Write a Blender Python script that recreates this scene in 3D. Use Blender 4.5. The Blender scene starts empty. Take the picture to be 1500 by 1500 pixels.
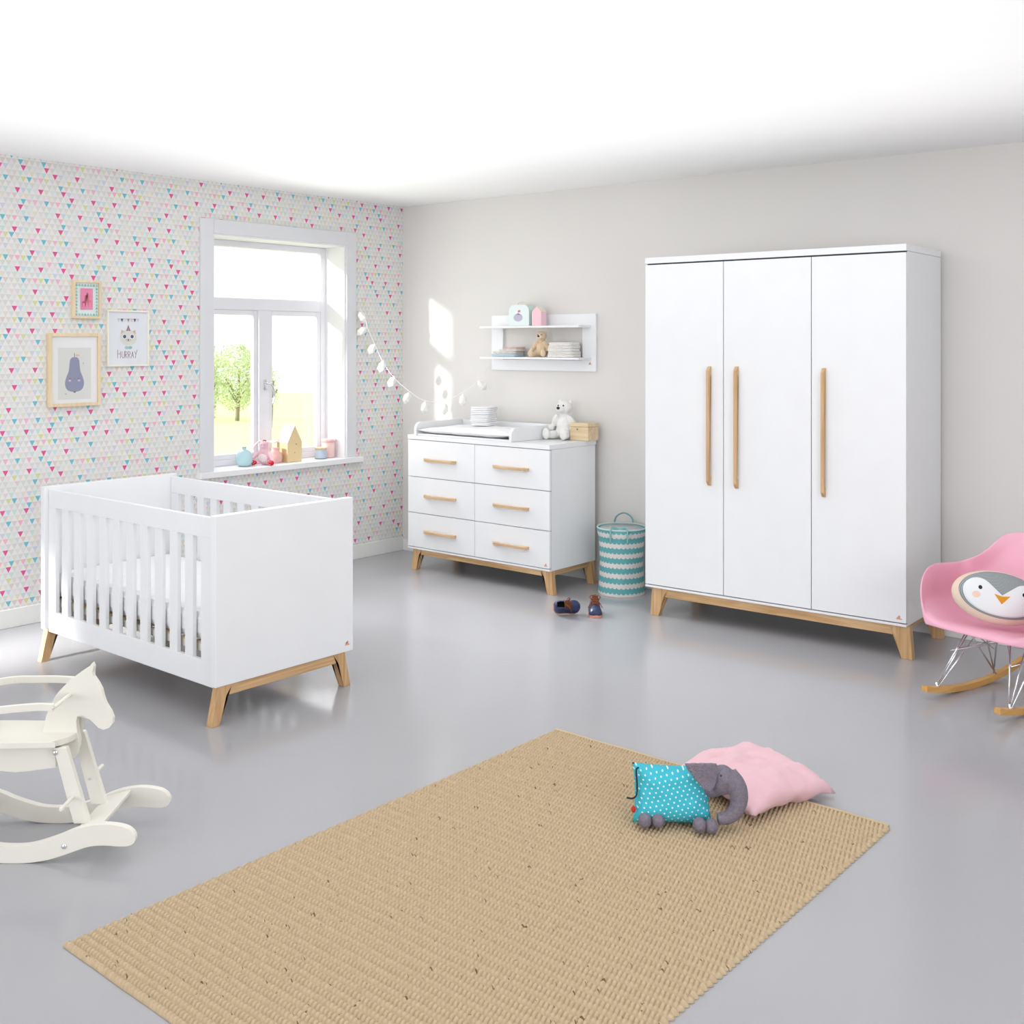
import bpy, bmesh, math, random
from mathutils import Vector, Matrix, noise
S = bpy.context.scene
COL = S.collection
PI = math.pi
random.seed(4)

# ------------------------------------------------------------ camera, world, lights
FPX, CH, HY, TH = 1609.0, 1.53, 503.0, math.radians(40.27)
CX, CY = 5.888, -5.696
FW = Vector((-math.sin(TH), math.cos(TH), 0)); RT = Vector((math.cos(TH), math.sin(TH), 0))
cam = bpy.data.cameras.new('camera'); co = bpy.data.objects.new('camera', cam); COL.objects.link(co)
co.location = (CX, CY, CH); co.rotation_euler = (PI/2, 0, TH)
cam.sensor_width = 36; cam.lens = FPX/1500*36; cam.shift_y = -(750-HY)/1500; cam.clip_end = 300
S.camera = co
S.view_settings.view_transform = 'Standard'; S.view_settings.look = 'None'
S.view_settings.gamma = 1; S.view_settings.exposure = 0.0; S.view_settings.use_curve_mapping = False
W = bpy.data.worlds.new('sky'); S.world = W; W.use_nodes = True
W.node_tree.nodes['Background'].inputs[0].default_value = (0.96, 0.98, 1, 1)
W.node_tree.nodes['Background'].inputs[1].default_value = 1.25

def light(name, kind, loc, target, energy, **kw):
    l = bpy.data.lights.new(name, kind); l.energy = energy
    for k, v in kw.items(): setattr(l, k, v)
    o = bpy.data.objects.new(name, l); COL.objects.link(o); o.location = loc
    o.rotation_euler = (Vector(target)-Vector(loc)).to_track_quat('-Z', 'Y').to_euler()
    return o
light('sun', 'SUN', (-4, -10, 4), Vector((-4, -10, 4))+Vector((.445, 1, -.27)), 4.2, angle=math.radians(2.6), color=(1, .97, .92))
# added soft fill from behind the camera; the rear wall has no windows
light('fill_rear', 'AREA', (3.2, -10.2, 1.4), (2.2, 0, 1.3), 122, shape='RECTANGLE', size=6.5, size_y=2.3, color=(.97, .985, 1))
light('fill_overhead', 'AREA', (3.4, -3.8, 2.5), (3.4, -3.8, 0), 42, shape='RECTANGLE', size=5, size_y=5.5, color=(.98, .99, 1))  # added overhead fill for furniture, floor and walls; no ceiling fixture
light('fill_upward', 'AREA', (3.0, -3.0, 1.3), (3.0, -3.0, 2.54), 40, spread=math.radians(105), shape='RECTANGLE', size=5, size_y=4.6, color=(1, 1, 1))  # added upward-facing fill that brightens the ceiling
light('fill_side', 'AREA', (8.3, -4.2, 1.4), (2, -3.2, 1.0), 100, shape='RECTANGLE', size=4.5, size_y=2.2, color=(.96, .98, 1))  # added fill for the furniture sides; no opening in that wall
light('floor_patch_beam', 'AREA', (.42, -9.2, 1.9), (.45, -3.0, 0), 7.5, shape='RECTANGLE', size=.3, size_y=.2, spread=math.radians(10), color=(1, .99, .96))  # added narrow beam that makes the bright floor patch beside the cot
light('fill_window', 'AREA', (.06, -1.1, 1.5), (2, -.9, 1.2), 8, shape='RECTANGLE', size=1.0, size_y=1.3, color=(.97, .99, 1))  # added fill lamp just inside the window, brightens the nearby corner
light('floor_band_beam', 'AREA', (-1.5, -1.1, 2.7), (2.0, -1.25, 0), 13, shape='RECTANGLE', size=1.0, size_y=.6, spread=math.radians(36), color=(.98, .99, 1))  # added lamp outside the window, throws the bright band on the floor

# ------------------------------------------------------------ helpers
def lin(c):
    return tuple((v/255/12.92 if v/255 <= .04045 else ((v/255+.055)/1.055)**2.4) for v in c)+(1,)
def mat(name, rgb, rough=.5, metal=0, bump=0, bscale=50, vary=0, vscale=8, coat=0, spec=.5, sheen=0, emit=None):
    m = bpy.data.materials.new(name); m.use_nodes = True; nt = m.node_tree; b = nt.nodes['Principled BSDF']
    b.inputs['Base Color'].default_value = lin(rgb); b.inputs['Roughness'].default_value = rough
    b.inputs['Metallic'].default_value = metal; b.inputs['Coat Weight'].default_value = coat
    b.inputs['Specular IOR Level'].default_value = spec; b.inputs['Sheen Weight'].default_value = sheen
    tc = nt.nodes.new('ShaderNodeTexCoord')
    n = nt.nodes.new('ShaderNodeTexNoise'); n.inputs['Scale'].default_value = vscale; n.inputs['Detail'].default_value = 3
    nt.links.new(tc.outputs['Object'], n.inputs['Vector'])
    mx = nt.nodes.new('ShaderNodeMix'); mx.data_type = 'RGBA'
    v = max(vary, .01)
    mx.inputs[6].default_value = lin([max(0, c*(1-v)) for c in rgb]); mx.inputs[7].default_value = lin([min(255, c*(1+v)) for c in rgb])
    nt.links.new(n.outputs['Fac'], mx.inputs[0]); nt.links.new(mx.outputs[2], b.inputs['Base Color'])
    if bump:
        n2 = nt.nodes.new('ShaderNodeTexNoise'); n2.inputs['Scale'].default_value = bscale; n2.inputs['Detail'].default_value = 4
        nt.links.new(tc.outputs['Object'], n2.inputs['Vector'])
        bp = nt.nodes.new('ShaderNodeBump'); bp.inputs['Strength'].default_value = bump; bp.inputs['Distance'].default_value = .01
        nt.links.new(n2.outputs['Fac'], bp.inputs['Height']); nt.links.new(bp.outputs[0], b.inputs['Normal'])
    return m
def wood(name, a, b_, axis=0, rough=.5, scale=1.0):
    m = bpy.data.materials.new(name); m.use_nodes = True; nt = m.node_tree; b = nt.nodes['Principled BSDF']
    b.inputs['Roughness'].default_value = rough
    tc = nt.nodes.new('ShaderNodeTexCoord'); mp = nt.nodes.new('ShaderNodeMapping')
    s = [60*scale]*3; s[axis] = 3*scale; mp.inputs['Scale'].default_value = s
    n = nt.nodes.new('ShaderNodeTexNoise'); n.inputs['Scale'].default_value = 1; n.inputs['Detail'].default_value = 4; n.inputs['Distortion'].default_value = .6
    r = nt.nodes.new('ShaderNodeValToRGB'); r.color_ramp.elements[0].position = .3; r.color_ramp.elements[1].position = .68
    r.color_ramp.elements[0].color = lin(a); r.color_ramp.elements[1].color = lin(b_)
    L = nt.links.new
    L(tc.outputs['Object'], mp.inputs[0]); L(mp.outputs[0], n.inputs['Vector']); L(n.outputs['Fac'], r.inputs[0]); L(r.outputs[0], b.inputs['Base Color'])
    bp = nt.nodes.new('ShaderNodeBump'); bp.inputs['Strength'].default_value = .15; bp.inputs['Distance'].default_value = .002
    L(n.outputs['Fac'], bp.inputs['Height']); L(bp.outputs[0], b.inputs['Normal'])
    return m
class NT:
    """small maths-node builder"""
    def __init__(s, m): s.nt = m.node_tree
    def m(s, op, a, b=None, c=None):
        n = s.nt.nodes.new('ShaderNodeMath'); n.operation = op
        for i, v in enumerate((a, b, c)):
            if v is None: continue
            if isinstance(v, (int, float)): n.inputs[i].default_value = v
            else: s.nt.links.new(v, n.inputs[i])
        return n.outputs[0]
    def comb(s, x, y, z=0):
        n = s.nt.nodes.new('ShaderNodeCombineXYZ')
        for i, v in enumerate((x, y, z)):
            if isinstance(v, (int, float)): n.inputs[i].default_value = v
            else: s.nt.links.new(v, n.inputs[i])
        return n.outputs[0]
    def mix(s, f, a, b):
        n = s.nt.nodes.new('ShaderNodeMix'); n.data_type = 'RGBA'
        if isinstance(f, (int, float)): n.inputs[0].default_value = f
        else: s.nt.links.new(f, n.inputs[0])
        for i, v in ((6, a), (7, b)):
            if isinstance(v, tuple): n.inputs[i].default_value = v
            else: s.nt.links.new(v, n.inputs[i])
        return n.outputs[2]
    def coords(s, kind='Object'):
        t = s.nt.nodes.new('ShaderNodeTexCoord'); x = s.nt.nodes.new('ShaderNodeSeparateXYZ')
        s.nt.links.new(t.outputs[kind], x.inputs[0]); return x.outputs
    def white(s, vec):
        n = s.nt.nodes.new('ShaderNodeTexWhiteNoise'); n.noise_dimensions = '3D'; s.nt.links.new(vec, n.inputs['Vector']); return n.outputs['Value']
    def ramp(s, v, stops):
        r = s.nt.nodes.new('ShaderNodeValToRGB'); r.color_ramp.interpolation = 'CONSTANT'
        while len(r.color_ramp.elements) > 1: r.color_ramp.elements.remove(r.color_ramp.elements[-1])
        r.color_ramp.elements[0].position = 0; r.color_ramp.elements[0].color = lin(stops[0][1])
        for p, c in stops[1:]:
            e = r.color_ramp.elements.new(p); e.color = lin(c)
        s.nt.links.new(v, r.inputs[0]); return r.outputs[0]
    def out(s, col): s.nt.links.new(col, s.nt.nodes['Principled BSDF'].inputs['Base Color'])

def tag(o, label=None, cat=None, group=None, kind=None):
    if label: o['label'] = label
    if cat: o['category'] = cat
    if group: o['group'] = group
    if kind: o['kind'] = kind
    return o
def thing(name, label, cat, loc=(0, 0, 0), rz=0, group=None):
    o = bpy.data.objects.new(name, None); COL.objects.link(o); o.location = loc; o.rotation_euler = (0, 0, rz)
    o.empty_display_size = .05
    return tag(o, label, cat, group)
def chain(o):
    M = Matrix.Identity(4)
    while o is not None:
        M = (Matrix.Translation(o.location) @ o.rotation_euler.to_matrix().to_4x4()) @ M; o = o.parent
    return M
def obj(name, bm, m, parent=None, bev=0, smooth=False, world=False, label=None, solid=0, sub=0, angle=None):
    """link the bmesh as one mesh object; world=True: coordinates are world ones"""
    if world and parent is not None: bm.transform(chain(parent).inverted())
    bmesh.ops.recalc_face_normals(bm, faces=bm.faces)
    me = bpy.data.meshes.new(name); bm.to_mesh(me); bm.free()
    for mm in (m if isinstance(m, (list, tuple)) else [m]): me.materials.append(mm)
    o = bpy.data.objects.new(name, me); COL.objects.link(o)
    if parent is not None: o.parent = parent
    if smooth:
        for p in me.polygons: p.use_smooth = True
    if solid:
        md = o.modifiers.new('solid', 'SOLIDIFY'); md.thickness = solid; md.offset = 0
    if sub:
        md = o.modifiers.new('sub', 'SUBSURF'); md.levels = sub; md.render_levels = sub
    if bev:
        md = o.modifiers.new('bevel', 'BEVEL'); md.width = bev; md.segments = 2; md.limit_method = 'ANGLE'; md.angle_limit = .6
        md.harden_normals = False
    if label: o['label'] = label
    return o
def B(): return bmesh.new()
def box(bm, x0, x1, y0, y1, z0, z1, M=None, mi=0):
    vs = [Vector((x, y, z)) for x in (x0, x1) for y in (y0, y1) for z in (z0, z1)]
    if M is not None: vs = [M @ v for v in vs]
    v = [bm.verts.new(p) for p in vs]
    for f in ((0, 1, 3, 2), (4, 6, 7, 5), (0, 4, 5, 1), (2, 3, 7, 6), (0, 2, 6, 4), (1, 5, 7, 3)):
        bm.faces.new([v[i] for i in f]).material_index = mi
    return bm
def prism(bm, pts, T, d0, d1, mi=0):
    """outline (a,b) extruded from d0 to d1; T maps (a,b,d) to a point"""
    A = [bm.verts.new(T(a, b, d0)) for a, b in pts]; Z = [bm.verts.new(T(a, b, d1)) for a, b in pts]
    n = len(pts)
    fs = [bm.faces.new(A), bm.faces.new(Z[::-1])]
    for i in range(n): fs.append(bm.faces.new((A[i], Z[i], Z[(i+1) % n], A[(i+1) % n])))
    for f in fs: f.material_index = mi
    bmesh.ops.triangulate(bm, faces=fs[:2])
    return bm
XZ = lambda a, b, d: Vector((a, d, b))
YZ = lambda a, b, d: Vector((d, a, b))
XY = lambda a, b, d: Vector((a, b, d))
def smoothline(pts, n=6, closed=False):
    """Catmull-Rom through the points"""
    out = []; P = [Vector(p) for p in pts]; N = len(P)
    rng = range(N if closed else N-1)
    for i in rng:
        if closed: a, b, c, d = P[(i-1) % N], P[i], P[(i+1) % N], P[(i+2) % N]
        else: a, b, c, d = P[max(i-1, 0)], P[i], P[i+1], P[min(i+2, N-1)]
        for k in range(n):
            t = k/n
            out.append(.5*((2*b)+(c-a)*t+(2*a-5*b+4*c-d)*t*t+(3*b-a-3*c+d)*t**3))
    if not closed: out.append(P[-1])
    return out
def tube(bm, pts, r, seg=8, ry=None, up=None, caps=True):
    P = [Vector(p) for p in pts]; rings = []; prev = None
    for i, p in enumerate(P):
        t = (P[min(i+1, len(P)-1)]-P[max(i-1, 0)]).normalized()
        if up is not None: ref = Vector(up)
        else: ref = prev if prev is not None else (Vector((0, 0, 1)) if abs(t.z) < .9 else Vector((1, 0, 0)))
        u = (ref - t*ref.dot(t)).normalized(); v = t.cross(u); prev = u
        rr = r[i] if isinstance(r, (list, tuple)) else r
        r2 = rr if ry is None else ry
        rings.append([bm.verts.new(p+u*math.cos(2*PI*k/seg)*r2+v*math.sin(2*PI*k/seg)*rr) for k in range(seg)])
    for a, b in zip(rings, rings[1:]):
        for k in range(seg): bm.faces.new((a[k], a[(k+1) % seg], b[(k+1) % seg], b[k]))
    if caps: bm.faces.new(rings[0][::-1]); bm.faces.new(rings[-1])
    return bm
def strip(bm, pts, w, h):
    """rectangular section bar: w across, h along z"""
    P = [Vector(p) for p in pts]; rings = []
    for i, p in enumerate(P):
        t = (P[min(i+1, len(P)-1)]-P[max(i-1, 0)]); t.z = 0; t.normalize(); s = Vector((-t.y, t.x, 0))*w/2; u = Vector((0, 0, h/2))
        rings.append([bm.verts.new(p+a) for a in (s+u, s-u, -s-u, -s+u)])
    for a, b in zip(rings, rings[1:]):
        for k in range(4): bm.faces.new((a[k], a[(k+1) % 4], b[(k+1) % 4], b[k]))
    bm.faces.new(rings[0][::-1]); bm.faces.new(rings[-1])
    return bm
def lathe(bm, prof, seg=32, c=(0, 0, 0), uv=False):
    c = Vector(c); rings = []
    for r, z in prof: rings.append([bm.verts.new(c+Vector((r*math.cos(2*PI*k/seg), r*math.sin(2*PI*k/seg), z))) for k in range(seg)])
    for a, b in zip(rings, rings[1:]):
        for k in range(seg): bm.faces.new((a[k], a[(k+1) % seg], b[(k+1) % seg], b[k]))
    if prof[0][0] > 1e-4: bm.faces.new(rings[0][::-1])
    if prof[-1][0] > 1e-4: bm.faces.new(rings[-1])
    bmesh.ops.remove_doubles(bm, verts=bm.verts, dist=1e-5)
    return bm
def ball(bm, c, r, rot=None, sub=3):
    r = (r, r, r) if isinstance(r, (int, float)) else r
    M = Matrix.Translation(c)
    if rot: M = M @ (Matrix.Rotation(rot[2], 4, 'Z') @ Matrix.Rotation(rot[1], 4, 'Y') @ Matrix.Rotation(rot[0], 4, 'X'))
    bmesh.ops.create_icosphere(bm, subdivisions=sub, radius=1, matrix=M @ Matrix.Diagonal((*r, 1)))
    return bm
_tex = {}
def fuzz(o, voxel=.004, amp=.002, size=.012, name='fuzz'):
    md = o.modifiers.new('fuse', 'REMESH'); md.mode = 'VOXEL'; md.voxel_size = voxel; md.use_smooth_shade = True
    sm = o.modifiers.new('relax', 'SMOOTH'); sm.iterations = 3; sm.factor = .6
    if amp:
        if size not in _tex:
            t = bpy.data.textures.new(name, 'CLOUDS'); t.noise_scale = size; _tex[size] = t
        d = o.modifiers.new('pile', 'DISPLACE'); d.texture = _tex[size]; d.strength = amp; d.mid_level = .5
    return o
def cushion(bm, w, h, t, n=22, seed=0, wr=.004, pinch=.05, M=None, droop=0):
    """square pillow: two bulged faces with a seam, corners drawn out"""
    grid = {}
    for side in (1, -1):
        for i in range(n+1):
            for j in range(n+1):
                u, v = -1+2*i/n, -1+2*j/n
                edge = i in (0, n) or j in (0, n)
                if side == -1 and edge: grid[side, i, j] = grid[1, i, j]; continue
                k = (max(0, 1-u**4)*max(0, 1-v**4))**.55
                x = u*w/2*(1-pinch*(1-v*v)); y = v*h/2*(1-pinch*(1-u*u))
                z = side*t/2*k
                if not edge: z += wr*noise.noise(Vector((u*3+seed, v*3, side)))*2 + wr*noise.noise(Vector((u*7+seed, v*2, side)))
                z += .006*noise.noise(Vector((u*2+seed, v*2+5, 0)))
                z -= droop*u*u*v*v
                p = Vector((x, y, z))
                if M is not None: p = M @ p
                grid[side, i, j] = bm.verts.new(p)
    for side in (1, -1):
        for i in range(n):
            for j in range(n):
                try: bm.faces.new([grid[side, a, b] for a, b in ((i, j), (i+1, j), (i+1, j+1), (i, j+1))])
                except ValueError: pass
    return bm
def patch(bm, outline, hf, off=.001, rings=6, mi=0, M=None):
    """star-shaped outline laid over the surface hf(a,b) as a thin appliqué"""
    cx = sum(p[0] for p in outline)/len(outline); cy = sum(p[1] for p in outline)/len(outline)
    P = lambda a, b, o: (M @ Vector((a, b, hf(a, b)+o))) if M is not None else Vector((a, b, hf(a, b)+o))
    c = bm.verts.new(P(cx, cy, off)); prev = None
    for k in range(1, rings+1):
        s = k/rings
        ring = [bm.verts.new(P(cx+(x-cx)*s, cy+(y-cy)*s, off)) for x, y in outline]
        n = len(ring)
        for i in range(n):
            f = bm.faces.new((c, ring[i], ring[(i+1) % n])) if prev is None else bm.faces.new((prev[i], ring[i], ring[(i+1) % n], prev[(i+1) % n]))
            f.material_index = mi
        prev = ring
    low = [bm.verts.new(P(x, y, -off)) for x, y in outline]
    for i in range(n): bm.faces.new((prev[i], low[i], low[(i+1) % n], prev[(i+1) % n])).material_index = mi
    return bm
def ell(cx, cy, rx, ry, n=20, a0=0): return [(cx+rx*math.cos(a0+2*PI*k/n), cy+ry*math.sin(a0+2*PI*k/n)) for k in range(n)]
def at(px, py, d):
    """point at distance d in front of the camera plane seen at photo pixel px,py"""
    return Vector((CX, CY, CH)) + FW*d + RT*((px-750)/FPX*d) + Vector((0, 0, (HY-py)/FPX*d))
def copy_tree(o, parent=None):
    c = o.copy(); COL.objects.link(c)
    if parent is not None: c.parent = parent
    for ch in list(o.children): copy_tree(ch, c)
    return c

# ------------------------------------------------------------ materials
WHITE = mat('white_lacquer', (243, 244, 246), .32, vary=.003)
EDGE = mat('drawer_gap', (70, 74, 84), .8)
PAINT = mat('white_paint', (244, 244, 245), .5)
WINP = mat('window_paint', (238, 238, 243), .4)
OAKX = wood('oak_along_x', (190, 148, 100), (222, 186, 140), 0)
OAKY = wood('oak_along_y', (190, 148, 100), (222, 186, 140), 1)
OAKZ = wood('oak_along_z', (188, 146, 98), (220, 182, 136), 2)
HANDX = wood('handle_oak_x', (196, 158, 118), (226, 194, 154), 0)
HANDZ = wood('handle_oak_z', (196, 156, 112), (224, 188, 144), 2)
PINE = wood('pine', (214, 188, 148), (238, 218, 184), 0, scale=.6)
PALE = wood('pale_pine', (226, 200, 160), (244, 224, 190), 2, scale=.5)
BIRCH = wood('rocker_birch', (206, 152, 82), (228, 180, 108), 0)
CHROME = mat('chrome', (225, 225, 230), .12, metal=1)
STEEL = mat('dark_steel', (120, 118, 115), .35, metal=1)
CREAM = mat('cream_paint', (234, 231, 221), .45, vary=.01)
WHITEF = mat('white_cotton', (246, 246, 248), .9, bump=.25, bscale=90, sheen=.2)
GLASS = bpy.data.materials.new('window_glass'); GLASS.use_nodes = True
_n = GLASS.node_tree; _n.nodes.clear()
_o = _n.nodes.new('ShaderNodeOutputMaterial'); _mx = _n.nodes.new('ShaderNodeMixShader'); _t = _n.nodes.new('ShaderNodeBsdfTransparent')
_g = _n.nodes.new('ShaderNodeBsdfGlossy'); _g.inputs['Roughness'].default_value = .02; _lw = _n.nodes.new('ShaderNodeLayerWeight'); _f = _n.nodes.new('ShaderNodeMath'); _f.operation = 'MULTIPLY_ADD'; _f.inputs[1].default_value = .12; _f.inputs[2].default_value = .015; _n.links.new(_lw.outputs['Facing'], _f.inputs[0])
_n.links.new(_f.outputs[0], _mx.inputs[0]); _n.links.new(_t.outputs[0], _mx.inputs[1]); _n.links.new(_g.outputs[0], _mx.inputs[2]); _n.links.new(_mx.outputs[0], _o.inputs[0])

# wallpaper of small triangles
WP = mat('triangle_wallpaper', (225, 224, 220), .75, spec=.2)
t = NT(WP); c = t.coords()
u0 = t.m('MULTIPLY', t.m('ADD', c[1], 20), 1/.0325); v0 = t.m('MULTIPLY', t.m('ADD', c[2], 2), 1/.0306)
row = t.m('FLOOR', v0); fv = t.m('FRACT', v0)
u1 = t.m('ADD', u0, t.m('MULTIPLY', t.m('MODULO', row, 2), .5))
fu = t.m('FRACT', u1); colu = t.m('FLOOR', u1); colup = t.m('FLOOR', t.m('ADD', u1, .5))
down = t.m('LESS_THAN', t.m('ABSOLUTE', t.m('SUBTRACT', fu, .5)), t.m('MULTIPLY', fv, .49))
r1 = t.m('FRACT', t.m('ADD', t.m('ADD', t.m('MULTIPLY', colu, .754877), t.m('MULTIPLY', row, .56984)), t.m('MULTIPLY', t.white(t.comb(colu, row, 3.3)), .055))); r2 = t.white(t.comb(colup, row, 9.1))
G1, G2, G3 = (218, 218, 214), (226, 225, 223), (222, 218, 217)
cd = t.ramp(r1, [(0, (222, 96, 150)), (.058, G1), (.14, (238, 184, 204)), (.18, G2), (.3, G3), (.36, (222, 208, 204)), (.43, G1), (.48, (200, 224, 218)), (.53, G2), (.62, (118, 190, 208)), (.67, G3), (.74, (208, 212, 226)), (.8, G1), (.9, (214, 218, 160)), (.94, (226, 222, 206))])
cu = t.ramp(r2, [(0, (236, 234, 232)), (.45, (230, 231, 228)), (.75, (236, 228, 232)), (.85, (226, 234, 232)), (.93, (238, 234, 222))])
t.out(t.mix(down, cu, cd))

WALLR = mat('beige_wall_paint', (229, 226, 223), .8, vary=.006, vscale=2, spec=.2)
CEIL = mat('ceiling_paint', (250, 250, 250), .9, spec=.1)
FLOOR = mat('poured_resin_floor', (171, 171, 175), .16, vary=.015, vscale=1.6, bump=.05, bscale=30)
GRASS = mat('meadow_grass', (238, 242, 192), 1, vary=.05, vscale=.8, spec=0)
BASEB = mat('baseboard_paint', (240, 240, 238), .5)

# ------------------------------------------------------------ room
WA = math.radians(2.3)                     # the long wall is not quite square to the window wall
WM = Matrix.Rotation(WA, 4, 'Z')
def wally(x): return math.tan(WA)*x
def struct(name, bm, m, **k): return tag(obj(name, bm, m, **k), kind='structure')
HR = 2.543
struct('floor', box(B(), -.32, 8.6, -10.6, .5, -.1, 0), FLOOR)
struct('ceiling', box(B(), -.32, 8.6, -10.6, .5, HR, HR+.1), CEIL)
bm = B()
OY0, OY1, OZ0, OZ1 = -1.654, -.558, .69, 2.221
box(bm, -.262, 0, -10.6, OY0, 0, HR); box(bm, -.262, 0, OY1, .2, 0, HR); box(bm, -.262, 0, OY0, OY1, 0, OZ0); box(bm, -.262, 0, OY0, OY1, OZ1, HR)
struct('wall_left', bm, WP)
struct('wall_right', box(B(), 0, 8.7, 0, .12, 0, HR, WM), WALLR)
struct('wall_rear', box(B(), 0, 8.5, -10.6, -10.5, 0, HR), PAINT)
struct('wall_far_side', box(B(), 8.5, 8.6, -10.6, .3, 0, HR), mat('grey_side_wall', (205, 203, 201), .8))
struct('baseboard_left', box(B(), 0, .014, -10.4, 0.0, 0, .1), BASEB, bev=.003)
struct('baseboard_right', box(B(), .014, 8.4, -.014, 0, 0, .085, WM), BASEB, bev=.003)

# window: casing, lining, sill, frame, panes, handle
bm = B()
cz1 = 2.31
box(bm, 0, .016, -1.748, OY0, .727, cz1); box(bm, 0, .016, OY1, -.469, .727, cz1); box(bm, 0, .016, OY0, OY1, OZ1, cz1)
struct('trim_1', bm, mat('casing_paint', (226, 227, 231), .5), bev=.002)
win = thing('window_1', None, None, (-.2, -1.1, .727)); win['kind'] = 'structure'
bm = B()
box(bm, -.26, .002, OY0, OY0+.012, .727, OZ1-.0); box(bm, -.26, .002, OY1-.012, OY1, .727, OZ1); box(bm, -.26, .002, OY0+.012, OY1-.012, OZ1-.012, OZ1)
obj('lining', bm, PAINT, win, world=True)
bm = box(B(), -.26, 0, OY0, OY1, .69, .727); box(bm, 0, .045, -1.768, -.424, .69, .727)
obj('window_sill', bm, PAINT, win, bev=.003, world=True)
XF0, XF1 = -.25, -.2
bm = B()
Y0, Y1 = OY0+.012, -.563
box(bm, XF0, XF1, Y1-.05, Y1, .727, 2.209); box(bm, XF0, XF1, Y0, Y0+.05, .727, 2.209)
box(bm, XF0, XF1, Y0+.05, Y1-.05, 2.166, 2.209); box(bm, XF0, XF1, Y0+.05, Y1-.05, .727, .768); box(bm, XF0, XF1, Y0+.05, Y1-.05, 1.752, 1.832)
box(bm, XF0, XF1+.012, -1.157, -1.066, .768, 1.752)
obj('window_frame', bm, WINP, win, bev=.004, world=True)
for i, (a, b) in enumerate(((Y0+.05, -1.157), (-1.066, Y1-.05))):
    bm = B(); z0, z1 = .768, 1.752; w = .032
    box(bm, -.24, -.206, a, a+w, z0, z1); box(bm, -.24, -.206, b-w, b, z0, z1); box(bm, -.24, -.206, a+w, b-w, z0, z0+w); box(bm, -.24, -.206, a+w, b-w, z1-w, z1)
    s = obj('casement', bm, WINP, win, bev=.003, world=True)
    obj('pane', box(B(), -.226, -.222, a+w-.002, b-w+.002, z0+w-.002, z1-w+.002), GLASS, s, world=True)
obj('pane', box(B(), -.226, -.222, Y0+.048, Y1-.048, 1.83, 2.168), GLASS, win, world=True)
bm = B(); box(bm, -.189, -.178, -1.124, -1.096, 1.215, 1.285)
hb = obj('window_handle', bm, CHROME, win, bev=.003, world=True)
bm = B(); tube(bm, smoothline([(-.18, -1.11, 1.262), (-.15, -1.11, 1.262), (-.138, -1.098, 1.255), (-.135, -1.078, 1.22), (-.135, -1.07, 1.17), (-.14, -1.082, 1.12)], 6), .0075, 10)
obj('lever', bm, CHROME, hb, smooth=True, world=True)

# outside: meadow, trees
bm = B()
N = 24
gv = [[bm.verts.new((-.6-28.0*i/N, -26+60*j/N, -.35+.25*noise.noise(Vector((i*.4, j*.4, 2))))) for j in range(N+1)] for i in range(N+1)]
for i in range(N):
    for j in range(N): bm.faces.new((gv[i][j], gv[i+1][j], gv[i+1][j+1], gv[i][j+1]))
struct('meadow', bm, GRASS, smooth=True)
LEAF = mat('pale_green_leaves', (208, 230, 172), .8, vary=.15, vscale=1.5); BARK = mat('bark', (150, 140, 110), .9, vary=.15)
def tree(base, h, rx, rz, n, label, seed, group=None):
    rnd = random.Random(seed)
    o = thing('meadow_tree', label, 'tree', base)
    bm = B(); cz = h-rz
    for k in range(n):
        while True:
            p = Vector((rnd.uniform(-1, 1), rnd.uniform(-1, 1), rnd.uniform(-1, 1)))
            if .35 < p.length < 1 and noise.noise(p*2.4+Vector((seed, 0, 0))) > -.22+.25*max(0, p.z): break
        p = Vector((p.x*rx, p.y*rx, p.z*rz+cz)); s = rnd.uniform(.04, .085)*h/4
        a = Vector((rnd.uniform(-1, 1), rnd.uniform(-1, 1), rnd.uniform(-1, 1))).normalized(); b = a.orthogonal().normalized()
        c_ = a.cross(b)
        bm.faces.new([bm.verts.new(p+v) for v in (b*s, c_*s*.6, -b*s, -c_*s*.6)])
    obj('foliage', bm, LEAF, o)
    bm = B(); tube(bm, [(0, 0, -.2), (.05, 0, cz*.3), (0, .05, cz*.7), (.1, 0, cz*1.2)], [.16*h/5, .12*h/5, .09*h/5, .03], 8)
    for k in range(6):
        a = k*1.05+seed; tube(bm, [(0, 0, cz*.35), (math.cos(a)*rx*.3, math.sin(a)*rx*.3, cz*.7), (math.cos(a)*rx*.7, math.sin(a)*rx*.7, cz*.95)], [.06*h/5, .045*h/5, .02], 6)
    obj('trunk', bm, BARK, o, smooth=True)
def behind(px, d): p = at(px, 600, d); return (p.x, p.y, -.3)
tree(behind(347, 27.5), 1.85, .72, .86, 5600, 'round pale green tree in the meadow, seen through the left window pane', 3)
tree(behind(304, 23.5), 1.95, .26, .95, 2200, 'slim bright green tree at the left edge of the window view', 8)
tree(behind(396, 25.5), 1.35, .22, .55, 800, 'small green bush just right of the window mullion, out in the meadow', 5)

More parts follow.
